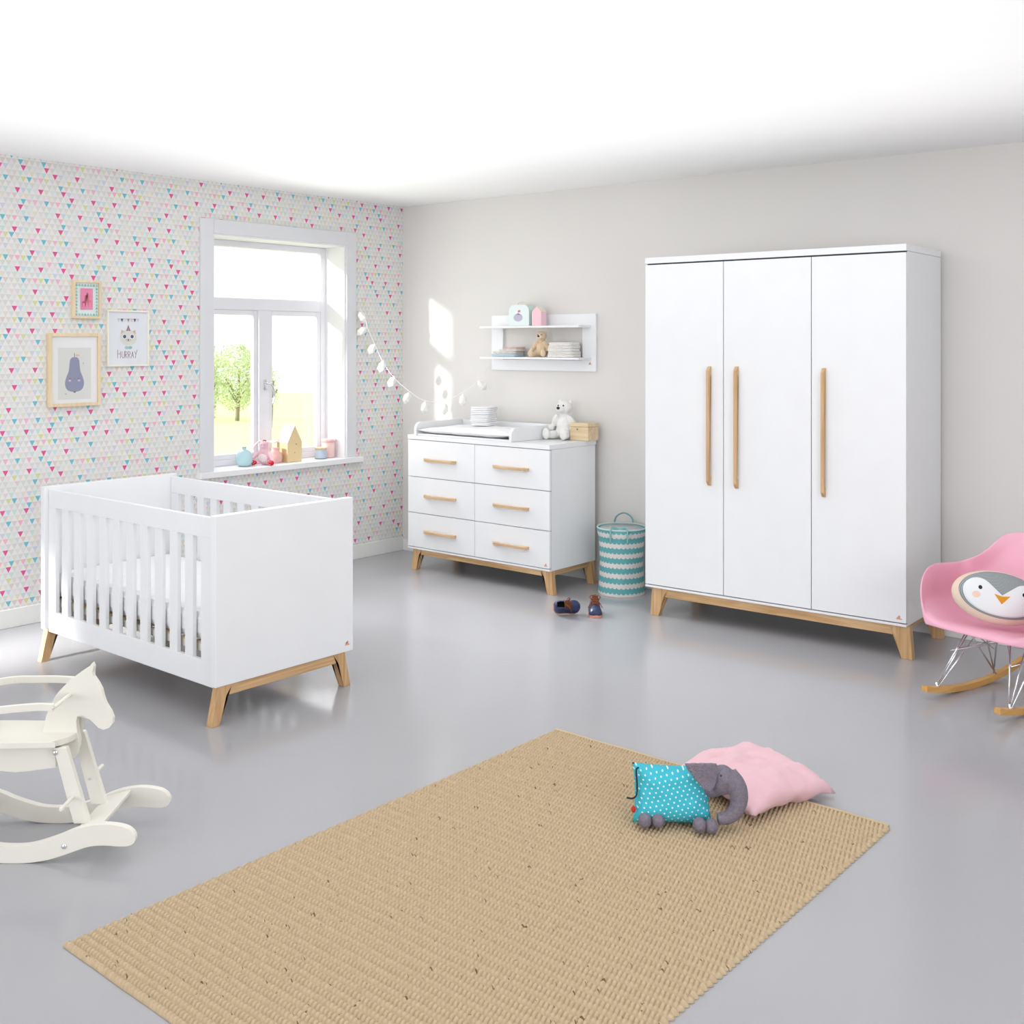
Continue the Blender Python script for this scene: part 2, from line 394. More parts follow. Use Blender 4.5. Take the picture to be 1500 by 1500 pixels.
# ------------------------------------------------------------ furniture: shared pieces
def leg_profile(s0, sgn, top, apron, foot=.05, wide=.09, splay=.035):
    """outline in (s,z): outer edge at s0, sgn points inward"""
    return [(s0+sgn*splay, top), (s0+sgn*(splay+wide+.03), top), (s0+sgn*(splay+wide), top-apron), (s0+sgn*foot, 0), (s0, 0)]
def emblem(parent, T, size=.02, world=False):
    """little peach animal badge"""
    bm = B()
    prism(bm, [(T[0]+x*size, T[1]+y*size) for x, y in ((-1, -.5), (1, -.5), (1.1, -.2), (.45, -.15), (.5, .5), (.2, 1), (-.1, .75), (0, .3), (-.7, .1))], T[2], T[3], T[4])
    obj('maker_emblem', bm, PEACH, parent, world=world, label='small peach coloured maker emblem')
PEACH = mat('peach_print', (226, 172, 146), .6)
def bar_handle(parent, horizontal, a0, a1, b, y, m):
    """wooden bar pull: slim bar with thicker canted ends that meet the front"""
    d, t_ = .03, .0085
    prof = [(a0+.012, 0), (a0+.045, 0), (a0+.055, .014), (a0+.06, .022), (a1-.06, .022), (a1-.055, .014), (a1-.045, 0), (a1-.012, 0), (a1, .012), (a1-.002, .022), (a1-.012, d), (a0+.012, d), (a0+.002, .022), (a0, .012)] if False else \
           [(a0+.004, 0), (a0+.05, 0), (a0+.062, .014), (a1-.062, .014), (a1-.05, 0), (a1-.004, 0), (a1-.006, .012), (a1-.03, d), (a0+.03, d), (a0+.006, .012)]
    bm = B()
    if horizontal: prism(bm, prof, lambda p, q, r: Vector((p, y-q, b+r)), -t_, t_)
    else: prism(bm, prof, lambda p, q, r: Vector((b+r, y-q, p)), -t_, t_)
    return obj('handle', bm, m, parent, bev=.0015, world=True)

# ------------------------------------------------------------ wardrobe
wx0, wx1, wyf, wyb, wz0, wz1 = 2.444, 3.905, -.43, .115, .158, 2.012
wd = thing('wardrobe', 'tall white three-door wardrobe with long oak bar handles on splayed oak legs', 'wardrobe', ((wx0+wx1)/2, (wyf+wyb)/2, 0))
wyc = wyf+.022
bm = box(B(), wx0, wx1, wyc, wyb, wz0, wz1-.034)
obj('carcass', bm, WHITE, wd, bev=.0015, world=True)
obj('bottom_rail', box(B(), wx0, wx1, wyf, wyc, wz0, wz0+.012), WHITE, wd, bev=.001, world=True)
obj('shadow_gap', box(B(), wx0+.004, wx1-.004, wyc-.004, wyc, wz0+.012, wz1-.034), EDGE, wd, world=True)
obj('top_panel', box(B(), wx0-.001, wx1+.001, wyf-.002, wyb, wz1-.033, wz1), WHITE, wd, bev=.0015, world=True)
for k, (a, b) in enumerate(((wx0, 2.929), (2.9325, 3.423), (3.4265, wx1))):
    d = obj('door', box(B(), a+.0005, b-.0005, wyf, wyc-.004, wz0+.017, wz1-.041), WHITE, wd, bev=.0015, world=True)
    hx, h0, h1 = ((2.85, .755, 1.41), (3.012, .752, 1.412), (3.494, .748, 1.41))[k]
    bar_handle(d, False, h0, h1, hx, wyf, HANDZ)
for y0, y1 in ((wyf+.012, wyf+.052), (wyb-.06, wyb-.02)):
    for s0, sg in ((wx0+.025, 1), (wx1+.025, -1)):
        obj('leg', prism(B(), leg_profile(s0, sg, wz0, .048, .052, .07, .013), XZ, y0, y1), OAKZ, wd, bev=.002, world=True)
    obj('apron', box(B(), wx0+.106, wx1-.056, y0+.002, y1-.002, wz0-.048, wz0), OAKX, wd, bev=.002, world=True)
for x in (wx0+.055, wx1-.055):
    obj('apron', box(B(), x-.018, x+.018, wyf+.052, wyb-.06, wz0-.048, wz0), OAKY, wd, bev=.002, world=True)
emblem(wd, (wx1-.035, wz0+.04, XZ, wyf-.0012, wyf), .014, world=True)

wd.rotation_euler = (0, 0, WA); wd.location.y -= .016; wd.location.x -= .004
# ------------------------------------------------------------ dresser
dx0, dx1, dyf, dyb, dz0, dz1 = .528, 1.753, -.462, .008, .143, .912
dr = thing('dresser', 'white six-drawer dresser with oak bar handles and splayed oak legs', 'dresser', ((dx0+dx1)/2, (dyf+dyb)/2, 0))
dyc = dyf+.022
obj('carcass', box(B(), dx0, dx1, dyc, dyb, dz0, dz1-.03), WHITE, dr, bev=.0015, world=True)
obj('bottom_rail', box(B(), dx0, dx1, dyf, dyc, dz0, dz0+.012), WHITE, dr, bev=.001, world=True)
obj('shadow_gap', box(B(), dx0+.004, dx1-.004, dyc-.004, dyc, dz0+.012, dz1-.03), mat('drawer_gap_pale', (130, 133, 142), .8), dr, world=True)
obj('top_panel', box(B(), dx0, dx1, dyf-.002, .019, dz1-.029, dz1), WHITE, dr, bev=.0015, world=True)
zs = [(dz0+.016, .386), (.39, .629), (.633, dz1-.033)]
dm = 1.139
for zi, (a, b) in enumerate(zs):
    for xi, (p, q) in enumerate(((dx0+.001, dm-.0015), (dm+.0015, dx1-.001))):
        w = obj('drawer', box(B(), p, q, dyf, dyc-.004, a, b), WHITE, dr, bev=.0015, world=True)
        hx0, hx1 = ((.682, .982), (1.296, 1.597))[xi]
        bar_handle(w, True, hx0, hx1, (.268, .509, .752)[zi], dyf, HANDX)
for y0, y1 in ((dyf+.01, dyf+.046), (dyb-.05, dyb-.014)):
    for s0, sg in ((dx0+.024, 1), (dx1+.02, -1)):
        obj('leg', prism(B(), leg_profile(s0, sg, dz0, .036, .045, .052, .018), XZ, y0, y1), OAKZ, dr, bev=.002, world=True)
    obj('apron', box(B(), dx0+.092, dx1-.048, y0+.002, y1-.002, dz0-.036, dz0), OAKX, dr, bev=.002, world=True)
for x in (dx0+.045, dx1-.035):
    obj('apron', box(B(), x-.016, x+.016, dyf+.046, dyb-.05, dz0-.036, dz0), OAKY, dr, bev=.002, world=True)
emblem(dr, (dx1-.03, dz0+.035, XZ, dyf-.0012, dyf), .013, world=True)

# changing tray + mat
tx0, tx1, tyf, tyb = .60, 1.46, -.475, .0
tr = thing('changing_tray', 'white open-front changing tray with rounded side boards on the dresser', 'changing tray', (1.03, -.24, dz1+.001))
def side_prof(h):
    r = .05
    return [(tyf, dz1+.001)]+[(tyf+r-r*math.cos(a), dz1+h-r+r*math.sin(a)) for a in [PI/2*k/6 for k in range(7)]]+[(tyb, dz1+h), (tyb, dz1+.001)]
for a, b in ((tx0, tx0+.02), (tx1-.02, tx1)):
    obj('side_board', prism(B(), side_prof(.088), YZ, a, b), WHITE, tr, bev=.003, world=True)
obj('back_board', box(B(), tx0+.02, tx1-.02, tyb-.018, tyb, dz1+.001, dz1+.085), WHITE, tr, bev=.003, world=True)
obj('base_panel', box(B(), tx0+.02, tx1-.02, tyf+.012, tyb-.018, dz1+.001, dz1+.012), WHITE, tr, bev=.001, world=True)
mt = thing('changing_mat', 'padded white changing mat lying inside the changing tray', 'mat', (1.03, -.245, dz1+.014))
bm = cushion(B(), .81, .445, .052, 26, seed=3, wr=.002, pinch=.01, M=Matrix.Translation((0, 0, .022)))
for v in bm.verts: v.co.z = max(v.co.z, 0)+(.012 if v.co.z > .02 else 0)*0
obj('mat_pad', bm, WHITEF, mt, smooth=True)

# folded nappies: a pile of things
def folded(name, w, d, h, m, seed, layers=2):
    """folded cloth: layers wrapped around one end"""
    bm = B(); rnd = random.Random(seed)
    for l in range(layers):
        z0, z1 = h*l/layers, h*(l+1)/layers
        n = 8; r = (z1-z0)/2
        prof = [(w/2*(1-2*k/6), z0+.0006) for k in range(7)] + [(-w/2-r*math.sin(PI*k/n), z0+r-r*math.cos(PI*k/n)) for k in range(1, n)] + [(w/2*(-1+2*k/6), z1-.0006) for k in range(7)] + [(w/2+r*math.sin(PI*k/n), z0+r+r*math.cos(PI*k/n)) for k in range(1, n)]
        cols = []
        for j in range(9):
            y = -d/2+d*j/8; sc = 1-.10*(abs(j-4)/4)**6
            ring = []
            for a, b in prof:
                o_ = .0022*noise.noise(Vector((a*40+seed, y*40, b*60)))
                ring.append(bm.verts.new((a*sc+o_, y, z0+(b-z0)*1.0+o_*.5)))
            cols.append(ring)
        for A_, B_ in zip(cols, cols[1:]):
            for k in range(len(A_)): bm.faces.new((A_[k], A_[(k+1) % len(A_)], B_[(k+1) % len(A_)], B_[k]))
        bm.faces.new(cols[0]); bm.faces.new(cols[-1][::-1])
    return bm
zb = dz1+.072
nap_names = ['topmost of the pile', 'second from the top', 'middle of the pile', 'second from the bottom', 'bottom of the pile, resting on the mat']
nap = None
for k in range(5):
    o = obj('folded_nappy', folded('n', .125, .15, .0245, None, k+1), WHITEF, smooth=True)
    o.location = (.955+.004*math.sin(k*2.1), -.165+.004*math.cos(k*3), zb-.005+(4-k)*.0255-.0); o.rotation_euler = (0, 0, math.radians(14+3*math.sin(k*1.7)))
    tag(o, 'folded white nappy on the changing mat, '+nap_names[k], 'nappy', 'pile of folded nappies on the changing mat')

# ------------------------------------------------------------ plush toys
EYE = mat('black_plastic', (20, 20, 22), .2)
def bear(name, label, m, loc, rz, s, muzzle_m, ear_m, amp=.002, extra=None):
    """seated teddy facing local -Y"""
    t_ = thing(name, label, 'soft toy', loc, rz)
    bm = B()
    for c_, r_, ro in [((0, 0, .075), (.052, .046, .075), None), ((0, -.004, .04), (.058, .052, .042), None),
                   ((0, -.008, .182), (.047, .045, .043), None), ((0, -.046, .172), (.026, .03, .021), None),
                   ((-.055, -.018, .1), (.02, .02, .052), (.35, .5, 0)), ((.055, -.018, .1), (.02, .02, .052), (.35, -.5, 0)),
                   ((-.074, -.036, .062), (.021, .022, .022), None), ((.074, -.036, .062), (.021, .022, .022), None),
                   ((-.042, -.062, .026), (.026, .055, .025), (0, 0, -.3)), ((.042, -.062, .026), (.026, .055, .025), (0, 0, .3)),
                   ((-.058, -.112, .034), (.025, .018, .034), None), ((.058, -.112, .034), (.025, .018, .034), None),
                   ((0, 0, .137), (.034, .032, .02), None)]:
        ball(bm, Vector(c_)*s, tuple(v*s for v in r_), ro, 2)
    body = fuzz(obj('body', bm, m, t_), .0042*s, amp*s, .014*s)
    for sx in (-1, 1):
        bm = ball(B(), Vector((sx*.034, .004, .212))*s, (.014*s, .009*s, .014*s), None, 2)
        fuzz(obj('ear', bm, ear_m, t_), .003*s, amp*s*.6, .014*s)
        obj('eye', ball(B(), Vector((sx*.017, -.047, .193))*s, .0048*s, None, 2), EYE, t_, smooth=True)
    obj('nose', ball(B(), Vector((0, -.076, .18))*s, (.011*s, .007*s, .009*s), None, 2), EYE, t_, smooth=True)
    return t_
PLW = mat('white_plush', (247, 246, 243), 1, bump=.6, bscale=220, sheen=.5)
bear('polar_bear_toy', 'white plush polar bear sitting on the back corner of the dresser', PLW, (1.555, -.05, dz1+.002), math.radians(6), 1.12, PLW, PLW)
PLT = mat('tan_plush', (232, 206, 172), 1, bump=.6, bscale=220, sheen=.4, vary=.06, vscale=30)
tb = None

# wooden box on the dresser
wb = thing('wooden_box', 'small square pine box with a lid on the back right of the dresser', 'box', (1.705, -.045, dz1+.001), math.radians(2))
bm = box(B(), -.07, .07, -.058, .058, 0, .086); obj('box_body', bm, PINE, wb, bev=.002)
bm = box(B(), -.072, .072, -.06, .06, .0875, .11); obj('lid', bm, PINE, wb, bev=.003)
obj('clasp_hole', lathe(B(), [(0, 0), (.006, 0), (.006, .002), (0, .002)], 12), mat('dark_wood_hole', (170, 130, 80), .8), wb).matrix_local = Matrix.Translation((-.01, -.0625, .072)) @ Matrix.Rotation(PI/2, 4, 'X')

# ------------------------------------------------------------ wall shelf
sx0, sx1, sz0, sz1 = .864, 1.727, 1.348, 1.722
sh = thing('wall_shelf', 'white two-tier wall shelf hung above the dresser', 'shelf', (1.29, wally(1.29)-.0, 1.348), WA)
def SB(name, x0, x1, y0, y1, z0, z1, m=WHITE, bev=.002):
    return obj(name, box(B(), x0-1.29, x1-1.29, y0, y1, z0-sz0, z1-sz0), m, sh, bev=bev)
T_ = .018
bm = B()
for a, b, c_, d_ in ((sx0, sx1, 1.632, sz1), (sx0, sx1, sz0, 1.42), (sx0, .962, 1.42, 1.632), (1.622, sx1, 1.42, 1.632)):
    box(bm, a-1.29, b-1.29, -T_-.001, -.001, c_-sz0, d_-sz0)
obj('back_frame', bm, WHITE, sh)
SB('shelf_board', .872, 1.69, -.16, -T_-.001, 1.632, 1.646)
SB('shelf_board', .872, 1.69, -.16, -T_-.001, 1.425, 1.439)
emblem(sh, (sx1-.045-1.29, .05, lambda a, b, d: Vector((a, d, b)), -T_-.0025, -T_-.001), .012)
SHT, SHL = 1.647, 1.440
def on_shelf(x, off): return (x, wally(x)-off)
# little suitcase
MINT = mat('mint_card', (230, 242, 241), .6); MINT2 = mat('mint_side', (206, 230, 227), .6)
x, y = on_shelf(1.19, .095)
sc = thing('toy_suitcase', 'small pale mint suitcase with rounded top on the upper shelf', 'suitcase', (x, y, SHT), WA)
bm = B(); prof = [(-.085, 0), (.085, 0)]+[(.085-.045+.045*math.cos(a), .14-.045+.045*math.sin(a)) for a in [PI/2*k/8 for k in range(9)]]+[(-.085+.045-.045*math.sin(a), .14-.045+.045*math.cos(a)) for a in [PI/2*k/8 for k in range(9)]]
prism(bm, prof, XZ, -.036, .036); obj('case_body', bm, [MINT, MINT2], sc, bev=.003)
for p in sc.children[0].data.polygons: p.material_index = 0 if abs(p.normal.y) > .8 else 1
bm = B(); tube(bm, smoothline([(-.035, 0, .14), (-.03, 0, .156), (0, 0, .16), (.03, 0, .156), (.035, 0, .14)], 5), .0045, 8); obj('carry_handle', bm, mat('cream_handle', (240, 226, 200), .6), sc, smooth=True)
bm = B(); prism(bm, ell(-.005, .055, .037, .026, 24), XZ, -.0375, -.036); prism(bm, [(-.02, .072), (-.005, .088), (.012, .074)], XZ, -.0375, -.036)
obj('printed_motif', bm, mat('grey_violet_print', (190, 186, 204), .7), sc, label='grey violet cloud-like print')
bm = prism(B(), [(-.008, .09), (.012, .09), (.016, .1), (.004, .106), (-.006, .1)], XZ, -.0375, -.036); obj('printed_accent', bm, mat('rose_print', (214, 130, 140), .7), sc)
# little house
def house(name, label, loc, rz, w, d, h, ridge, m, roofm, holes=()):
    o = thing(name, label, 'toy house', loc, rz)
    prism_pts = [(-w/2, 0), (w/2, 0), (w/2, h), (0, ridge), (-w/2, h)]
    obj('house_body', prism(B(), prism_pts, XZ, -d/2, d/2), m, o, bev=.001)
    t2 = .003
    bm = B()
    for s in (-1, 1):
        nx, nz = (ridge-h), w/2; l = math.hypot(nx, nz); nx, nz = s*nx/l*t2, nz/l*t2
        prism(bm, [(s*w/2, h), (0, ridge), (0+0, ridge+t2*1.2), (s*w/2+nx, h+nz)], XZ, -d/2-.001, d/2+.001)
    obj('roof', bm, roofm, o)
    for (a, b, r) in holes:
        bm = prism(B(), ell(a, b, r, r, 12), XZ, -d/2-.0006, -d/2+.001); obj('peep_hole', bm, mat('hole_brown', (150, 108, 70), .8), o)
    return o
x, y = on_shelf(1.335, .098)
PINKH = mat('pink_card', (248, 206, 216), .6)
house('small_pink_house', 'small pink toy house on the upper shelf beside the suitcase', (x, y, SHT), WA, .076, .06, .088, .125, PINKH, mat('pale_roof', (240, 226, 214), .6))
# tan toy
x, y = on_shelf(1.345, .083)
tb = bear('dog_bear_toy', 'tan plush bear with pale face sitting on the lower shelf', PLT, (x, y, SHL), math.radians(16), .76, PLT, PLT)
bm = ball(B(), Vector((0, -.05, .172))*.76, (.026*.76, .03*.76, .021*.76), None, 2); fuzz(obj('muzzle', bm, mat('cream_plush', (240, 226, 206), 1, bump=.5, bscale=200), tb), .003, .001, .012)
# clothes left
FOLD = [('pale blue folded cloth at the bottom of the left pile on the lower shelf', (196, 218, 234), .20, .020, 1.060),
        ('cream folded cloth with pink print, directly on the pale blue one', (238, 222, 214), .185, .016, 1.067),
        ('light patterned folded garment, third up in the left shelf pile', (232, 226, 224), .15, .014, 1.105),
        ('small rosy folded garment crowning the left shelf pile', (226, 198, 192), .10, .012, 1.120)]
z = SHL
for k, (lb, c_, w, h, x) in enumerate(FOLD):
    px_, py_ = on_shelf(x, .088)
    o = obj('folded_garment', folded('g', w, .115, h, None, 20+k), mat('garment_%d' % k, c_, .9, vary=.12 if k else .03, vscale=60), smooth=True)
    o.location = (px_, py_, z+.0005); o.rotation_euler = (0, 0, WA+.04*math.sin(k*2)); z += h+.0008
    tag(o, lb, 'folded cloth', 'pile of baby clothes on the lower shelf')
z = SHL
ML = ['bottom', 'second from the bottom', 'third from the bottom', 'fourth from the bottom', 'topmost']
for k in range(5):
    px_, py_ = on_shelf(1.53+.003*math.sin(k*2.3), .088)
    w = (.19, .185, .18, .18, .165)[k]
    o = obj('folded_muslin', folded('g', w, .12, .0185, None, 40+k), mat('muslin_%d' % k, (244, 240, 234) if k % 2 else (248, 246, 244), .95, vary=.02, vscale=40, bump=.3, bscale=90), smooth=True)
    o.location = (px_, py_, z+.0005); o.rotation_euler = (0, 0, WA+.03*math.sin(k*1.3)); z += .0192
    tag(o, 'white folded muslin in the right shelf pile, '+ML[k], 'folded cloth', 'pile of white muslins on the lower shelf')

# ------------------------------------------------------------ cot
cx0, cx1, cy0, cy1, cz0, cz1_ = .728, 2.16, -3.122, -2.398, .156, .84
ct = thing('cot', 'white slatted cot with solid end panels on splayed oak legs', 'cot', ((cx0+cx1)/2, (cy0+cy1)/2, 0))
obj('headboard', box(B(), cx0, cx0+.036, cy0, cy1, cz0, cz1_), WHITE, ct, bev=.002, world=True)
obj('footboard', box(B(), cx1-.036, cx1, cy0, cy1, cz0, cz1_), WHITE, ct, bev=.002, world=True)
for yy in (-3.102, -2.436):
    rail = thing('slatted_side', None, None); rail.parent = ct; rail.location = (0, 0, 0)
    x0, x1 = cx0+.036, cx1-.036; y0, y1 = yy, yy+.02
    obj('top_rail', box(B(), x0+.002, x1, y0, y1, .742, .827), WHITE, rail, bev=.002, world=True)
    obj('bottom_rail', box(B(), x0+.002, x1, y0, y1, .142, .242), WHITE, rail, bev=.002, world=True)
    obj('end_post', box(B(), x0+.002, .833, y0, y1, .242, .742), WHITE, rail, world=True)
    obj('end_post', box(B(), 2.031, x1, y0, y1, .242, .742), WHITE, rail, world=True)
    a = .892
    for k in range(10):
        a = .833+.1138*k+.058
        obj('slat', box(B(), a, a+.0558, y0+.001, y1-.001, .242, .742), WHITE, rail, bev=.001, world=True)
for xs in (cx0+.002, cx1-.038):
    for s0, sg in ((cy0-.016, 1), (cy1-.012, -1)):
        obj('leg', prism(B(), leg_profile(s0, sg, cz0-.0005, .042, .038, .034, .034), YZ, xs-.004, xs+.034), OAKZ, ct, bev=.002, world=True)
    obj('apron', box(B(), xs+.002, xs+.032, cy0+.05, cy1-.078, cz0-.043, cz0-.0005), OAKY, ct, bev=.002, world=True)
base = thing('slatted_base', None, None); base.parent = ct
for yy in (-3.07, -2.462): obj('base_beam', box(B(), cx0+.045, cx1-.045, yy, yy+.024, .262, .292), CREAM, base, world=True)
for k in range(13):
    x = cx0+.08+k*(1.3/12.6); obj('base_slat', box(B(), x, x+.05, -3.07, -2.438, .2925, .301), PINE, base, world=True)
for xx in (cx0+.036, cx1-.046):
    for yy in (-3.06, -2.47): obj('bracket', box(B(), xx, xx+.01, yy, yy+.025, .25, .30), STEEL, base, bev=.002, world=True)
emblem(ct, (cy1-.035, cz0+.035, YZ, cx1, cx1+.0012), .014, world=True)
# mattress in the cot
ms = thing('mattress', 'white quilted mattress lying inside the cot', 'mattress', ((cx0+cx1)/2, -2.76, .302))
bm = box(B(), -.672, .672, -.315, .315, 0, .128); obj('mattress_pad', bm, mat('quilted_cover', (246, 247, 249), .95, bump=.8, bscale=28), ms, bev=.035)

# ------------------------------------------------------------ sill objects
SZ = .728
def lathed(name, label, cat, loc, parts):
    o = thing(name, label, cat, loc)
    for n_, prof, m in parts: obj(n_, lathe(B(), prof, 32), m, o, smooth=True)
    return o
BLUEV = mat('pale_blue_glaze', (188, 222, 230), .25, coat=.3)
lathed('round_vase', 'pale blue round vase at the left end of the window sill', 'vase', (-.085, -1.352, SZ), [('vase_body', [(0, 0), (.034, 0), (.045, .01), (.056, .04), (.054, .072), (.04, .096), (.018, .108), (.013, .112), (.013, .122), (.017, .126), (.012, .126), (.009, .11), (0, .1)], BLUEV)])
PKC = mat('pink_glaze', (238, 190, 184), .35, vary=.05, vscale=60)
lathed('pink_vase', 'small pink patterned vase between the bunny and the wooden house', 'vase', (-.105, -1.088, SZ), [('vase_body', [(0, 0), (.04, 0), (.047, .01), (.05, .04), (.045, .06), (.028, .075), (.024, .09), (.029, .1), (.024, .1), (.019, .085), (0, .07)], PKC)])
lathed('storage_cup', 'grey-blue cup with a wooden lid in front of the pink canister', 'cup', (-.07, -.722, SZ), [('cup_body', [(0, 0), (.038, 0), (.041, .004), (.041, .066), (0, .066)], mat('grey_blue_glaze', (184, 196, 212), .4)), ('wooden_lid', [(0, .0665), (.042, .0665), (.042, .078), (.038, .08), (0, .08)], PINE), ('foot_ring', [(0, .0), (.0415, .001), (.0418, .006), (0, .006)], mat('teal_ring', (130, 160, 168), .5))])
PKM = mat('pink_tin', (244, 206, 202), .4)
lathed('pink_canister', 'tall pale pink canister with a lid behind the grey-blue cup', 'canister', (-.1, -.63, SZ), [('canister_body', [(0, 0), (.043, 0), (.045, .003), (.045, .108), (0, .108)], PKM), ('lid', [(0, .1085), (.047, .1085), (.047, .127), (.043, .131), (0, .131)], mat('pink_lid', (240, 196, 192), .4))])
hs = house('wooden_house', 'tall natural wood toy house with a steep gable on the window sill', (-.1, -.972, SZ), math.radians(87), .116, .125, .13, .245, mat('birch_ply', (232, 206, 160), .6, vary=.02, vscale=20), mat('pale_pink_roof', (250, 236, 226), .6), [(.012, .12, .0045), (.0, .063, .0035)])
# bunny doll
bn = thing('bunny_doll', 'pink plush bunny with red spotted feet slumped on the window sill', 'soft toy', (-.062, -1.205, SZ), TH-.15)
PB = mat('pink_plush', (246, 200, 212), 1, bump=.4, bscale=150, sheen=.4)
bm = B()
ball(bm, (0, 0, .045), (.05, .036, .05), None, 2); ball(bm, (0, -.004, .085), (.03, .026, .035), None, 2)
ball(bm, (0, -.008, .13), (.03, .028, .028), None, 2)
tube(bm, smoothline([(-.015, 0, .098), (-.05, -.02, .065), (-.078, -.03, .03)], 5), .011, 8); tube(bm, smoothline([(.015, 0, .098), (.045, -.02, .065), (.07, -.04, .025)], 5), .011, 8)
tube(bm, smoothline([(-.02, -.01, .02), (-.045, -.04, .016)], 4), .015, 8); tube(bm, smoothline([(.02, -.01, .02), (.045, -.04, .016)], 4), .015, 8)
fuzz(obj('body', bm, PB, bn), .003, .0012, .012)
for s in (-1, 1):
    bm = B(); tube(bm, smoothline([(s*.016, 0, .15), (s*.04, .002, .152), (s*.068, 0, .148 if s > 0 else .125), (s*.085, 0, .155 if s > 0 else .1)], 5), [.007, .009, .01, .011, .012, .013, .013, .014, .014, .014, .013, .013, .011, .009, .007, .004], 10, ry=.006)
    obj('ear', bm, mat('pale_pink_ear', (250, 224, 228), 1), bn, smooth=True)
    bm = ball(B(), (s*.062, -.055, .017), (.027, .018, .017), (0, 0, -s*.4), 3)
    obj('foot', bm, None or (globals().get('REDDOT') or mat('red_dot', (205, 30, 48), .8)), bn, smooth=True, label='red foot with white dots')
    bm = B()
    for k in range(9):
        a = k*2.4; p = Vector((s*.062+.02*math.cos(a)*(.3+.7*(k/9)), -.055-.0165*math.sqrt(max(0, 1-(k/10)**2)), .017+.011*math.sin(a)))
        ball(bm, p, (.0026, .0022, .0026), None, 1)
    obj('foot_dots', bm, WHITEF, bn)
bm = ball(B(), (0, -.034, .045), (.036, .012, .03), None, 2); obj('apron_patch', bm, mat('flower_print', (246, 214, 216), .9, vary=.12, vscale=130), bn, smooth=True)
obj('hair_bow', ball(B(), (0, -.004, .158), (.013, .008, .006), None, 2), mat('dark_red', (170, 40, 62), .8), bn, smooth=True)
bm = B()
for s in (-1, 1): ball(bm, (s*.01, -.035, .133), .003, None, 1)
obj('eyes', bm, EYE, bn)

# ------------------------------------------------------------ pictures on the wallpaper
def picture(y0, y1, z0, z1, label, fw, dep, wm, lab_mat=(244, 244, 244)):
    o = thing('picture_frame', label, 'picture', (0, (y0+y1)/2, z0))
    bm = B(); X0 = .001
    box(bm, X0, dep, y0, y0+fw, z0, z1); box(bm, X0, dep, y1-fw, y1, z0, z1); box(bm, X0, dep, y0+fw, y1-fw, z0, z0+fw); box(bm, X0, dep, y0+fw, y1-fw, z1-fw, z1)
    obj('frame', bm, wm, o, bev=.001, world=True)
    obj('mount_board', box(B(), X0, dep-.012, y0+fw, y1-fw, z0+fw, z1-fw), mat('mount_board', lab_mat, .8), o, world=True)
    obj('glazing', box(B(), dep-.006, dep-.004, y0+fw, y1-fw, z0+fw, z1-fw), GLASS, o, world=True)
    return o, dep-.012
def art(o, X, shapes, name='print'):
    """flat printed shapes as one sheet of artwork; shapes: (outline in y,z; colour)"""
    bm = B(); ms_ = []; keys = {}
    for k, (pts, c_) in enumerate(shapes):
        if c_ not in keys: keys[c_] = len(ms_); ms_.append(mat('ink_%d_%d_%d' % c_, c_, .8))
        x = X+.0003+.00012*k
        prism(bm, pts, YZ, x-.0001, x, keys[c_])
    return obj(name, bm, ms_, o, world=True)
def rect(a, b, c_, d): return [(a, c_), (b, c_), (b, d), (a, d)]
# pear
p, X = picture(-2.727, -2.42, 1.177, 1.587, 'large wooden framed print of a grey-blue pear with a sleepy face', .018, .03, PALE)
cy, cz = -2.573, 1.365
pear = smoothline([(0, .088), (.021, .08), (.029, .055), (.03, .02), (.044, -.012), (.056, -.05), (.05, -.085), (.026, -.104), (0, -.108), (-.026, -.104), (-.05, -.085), (-.056, -.05), (-.044, -.012), (-.03, .02), (-.029, .055), (-.021, .08)], 4, True) if False else None
P2 = [(0, .088), (.014, .086), (.025, .074), (.029, .055), (.030, .03), (.036, .004), (.049, -.026), (.056, -.055), (.051, -.083), (.034, -.101), (0, -.109)]
PV = [Vector((a, b, 0)) for a, b in P2]; half = [(v.x, v.y) for v in smoothline(PV, 4)]
pear = half+[(-a, b) for a, b in half[-2:0:-1]]
art(p, X, [(rect(cy-.098, cy+.098, cz-.15, cz+.14), (226, 227, 222)), ([(cy+a, cz+b) for a, b in pear], (148, 152, 178)),
    (rect(cy-.002, cy+.001, cz+.088, cz+.11), (60, 60, 70)), (ell(cy+.018, cz+.098, .014, .006, 12, .4), (238, 190, 180)),
    (ell(cy-.028, cz-.044, .008, .005, 10), (236, 200, 204)), (ell(cy+.026, cz-.044, .008, .005, 10), (236, 200, 204)),
    (ell(cy-.026, cz-.032, .006, .0018, 8), (80, 84, 108)), (ell(cy+.024, cz-.032, .006, .0018, 8), (80, 84, 108)), (ell(cy, cz-.034, .004, .0016, 8), (80, 84, 108)),
    (ell(cy-.052, cz-.118, .005, .0025, 8), (150, 150, 160)), (ell(cy+.052, cz+.052, .002, .006, 8), (170, 170, 178)), (rect(cy-.006, cy+.006, cz-.112, cz-.106), (80, 84, 100))])
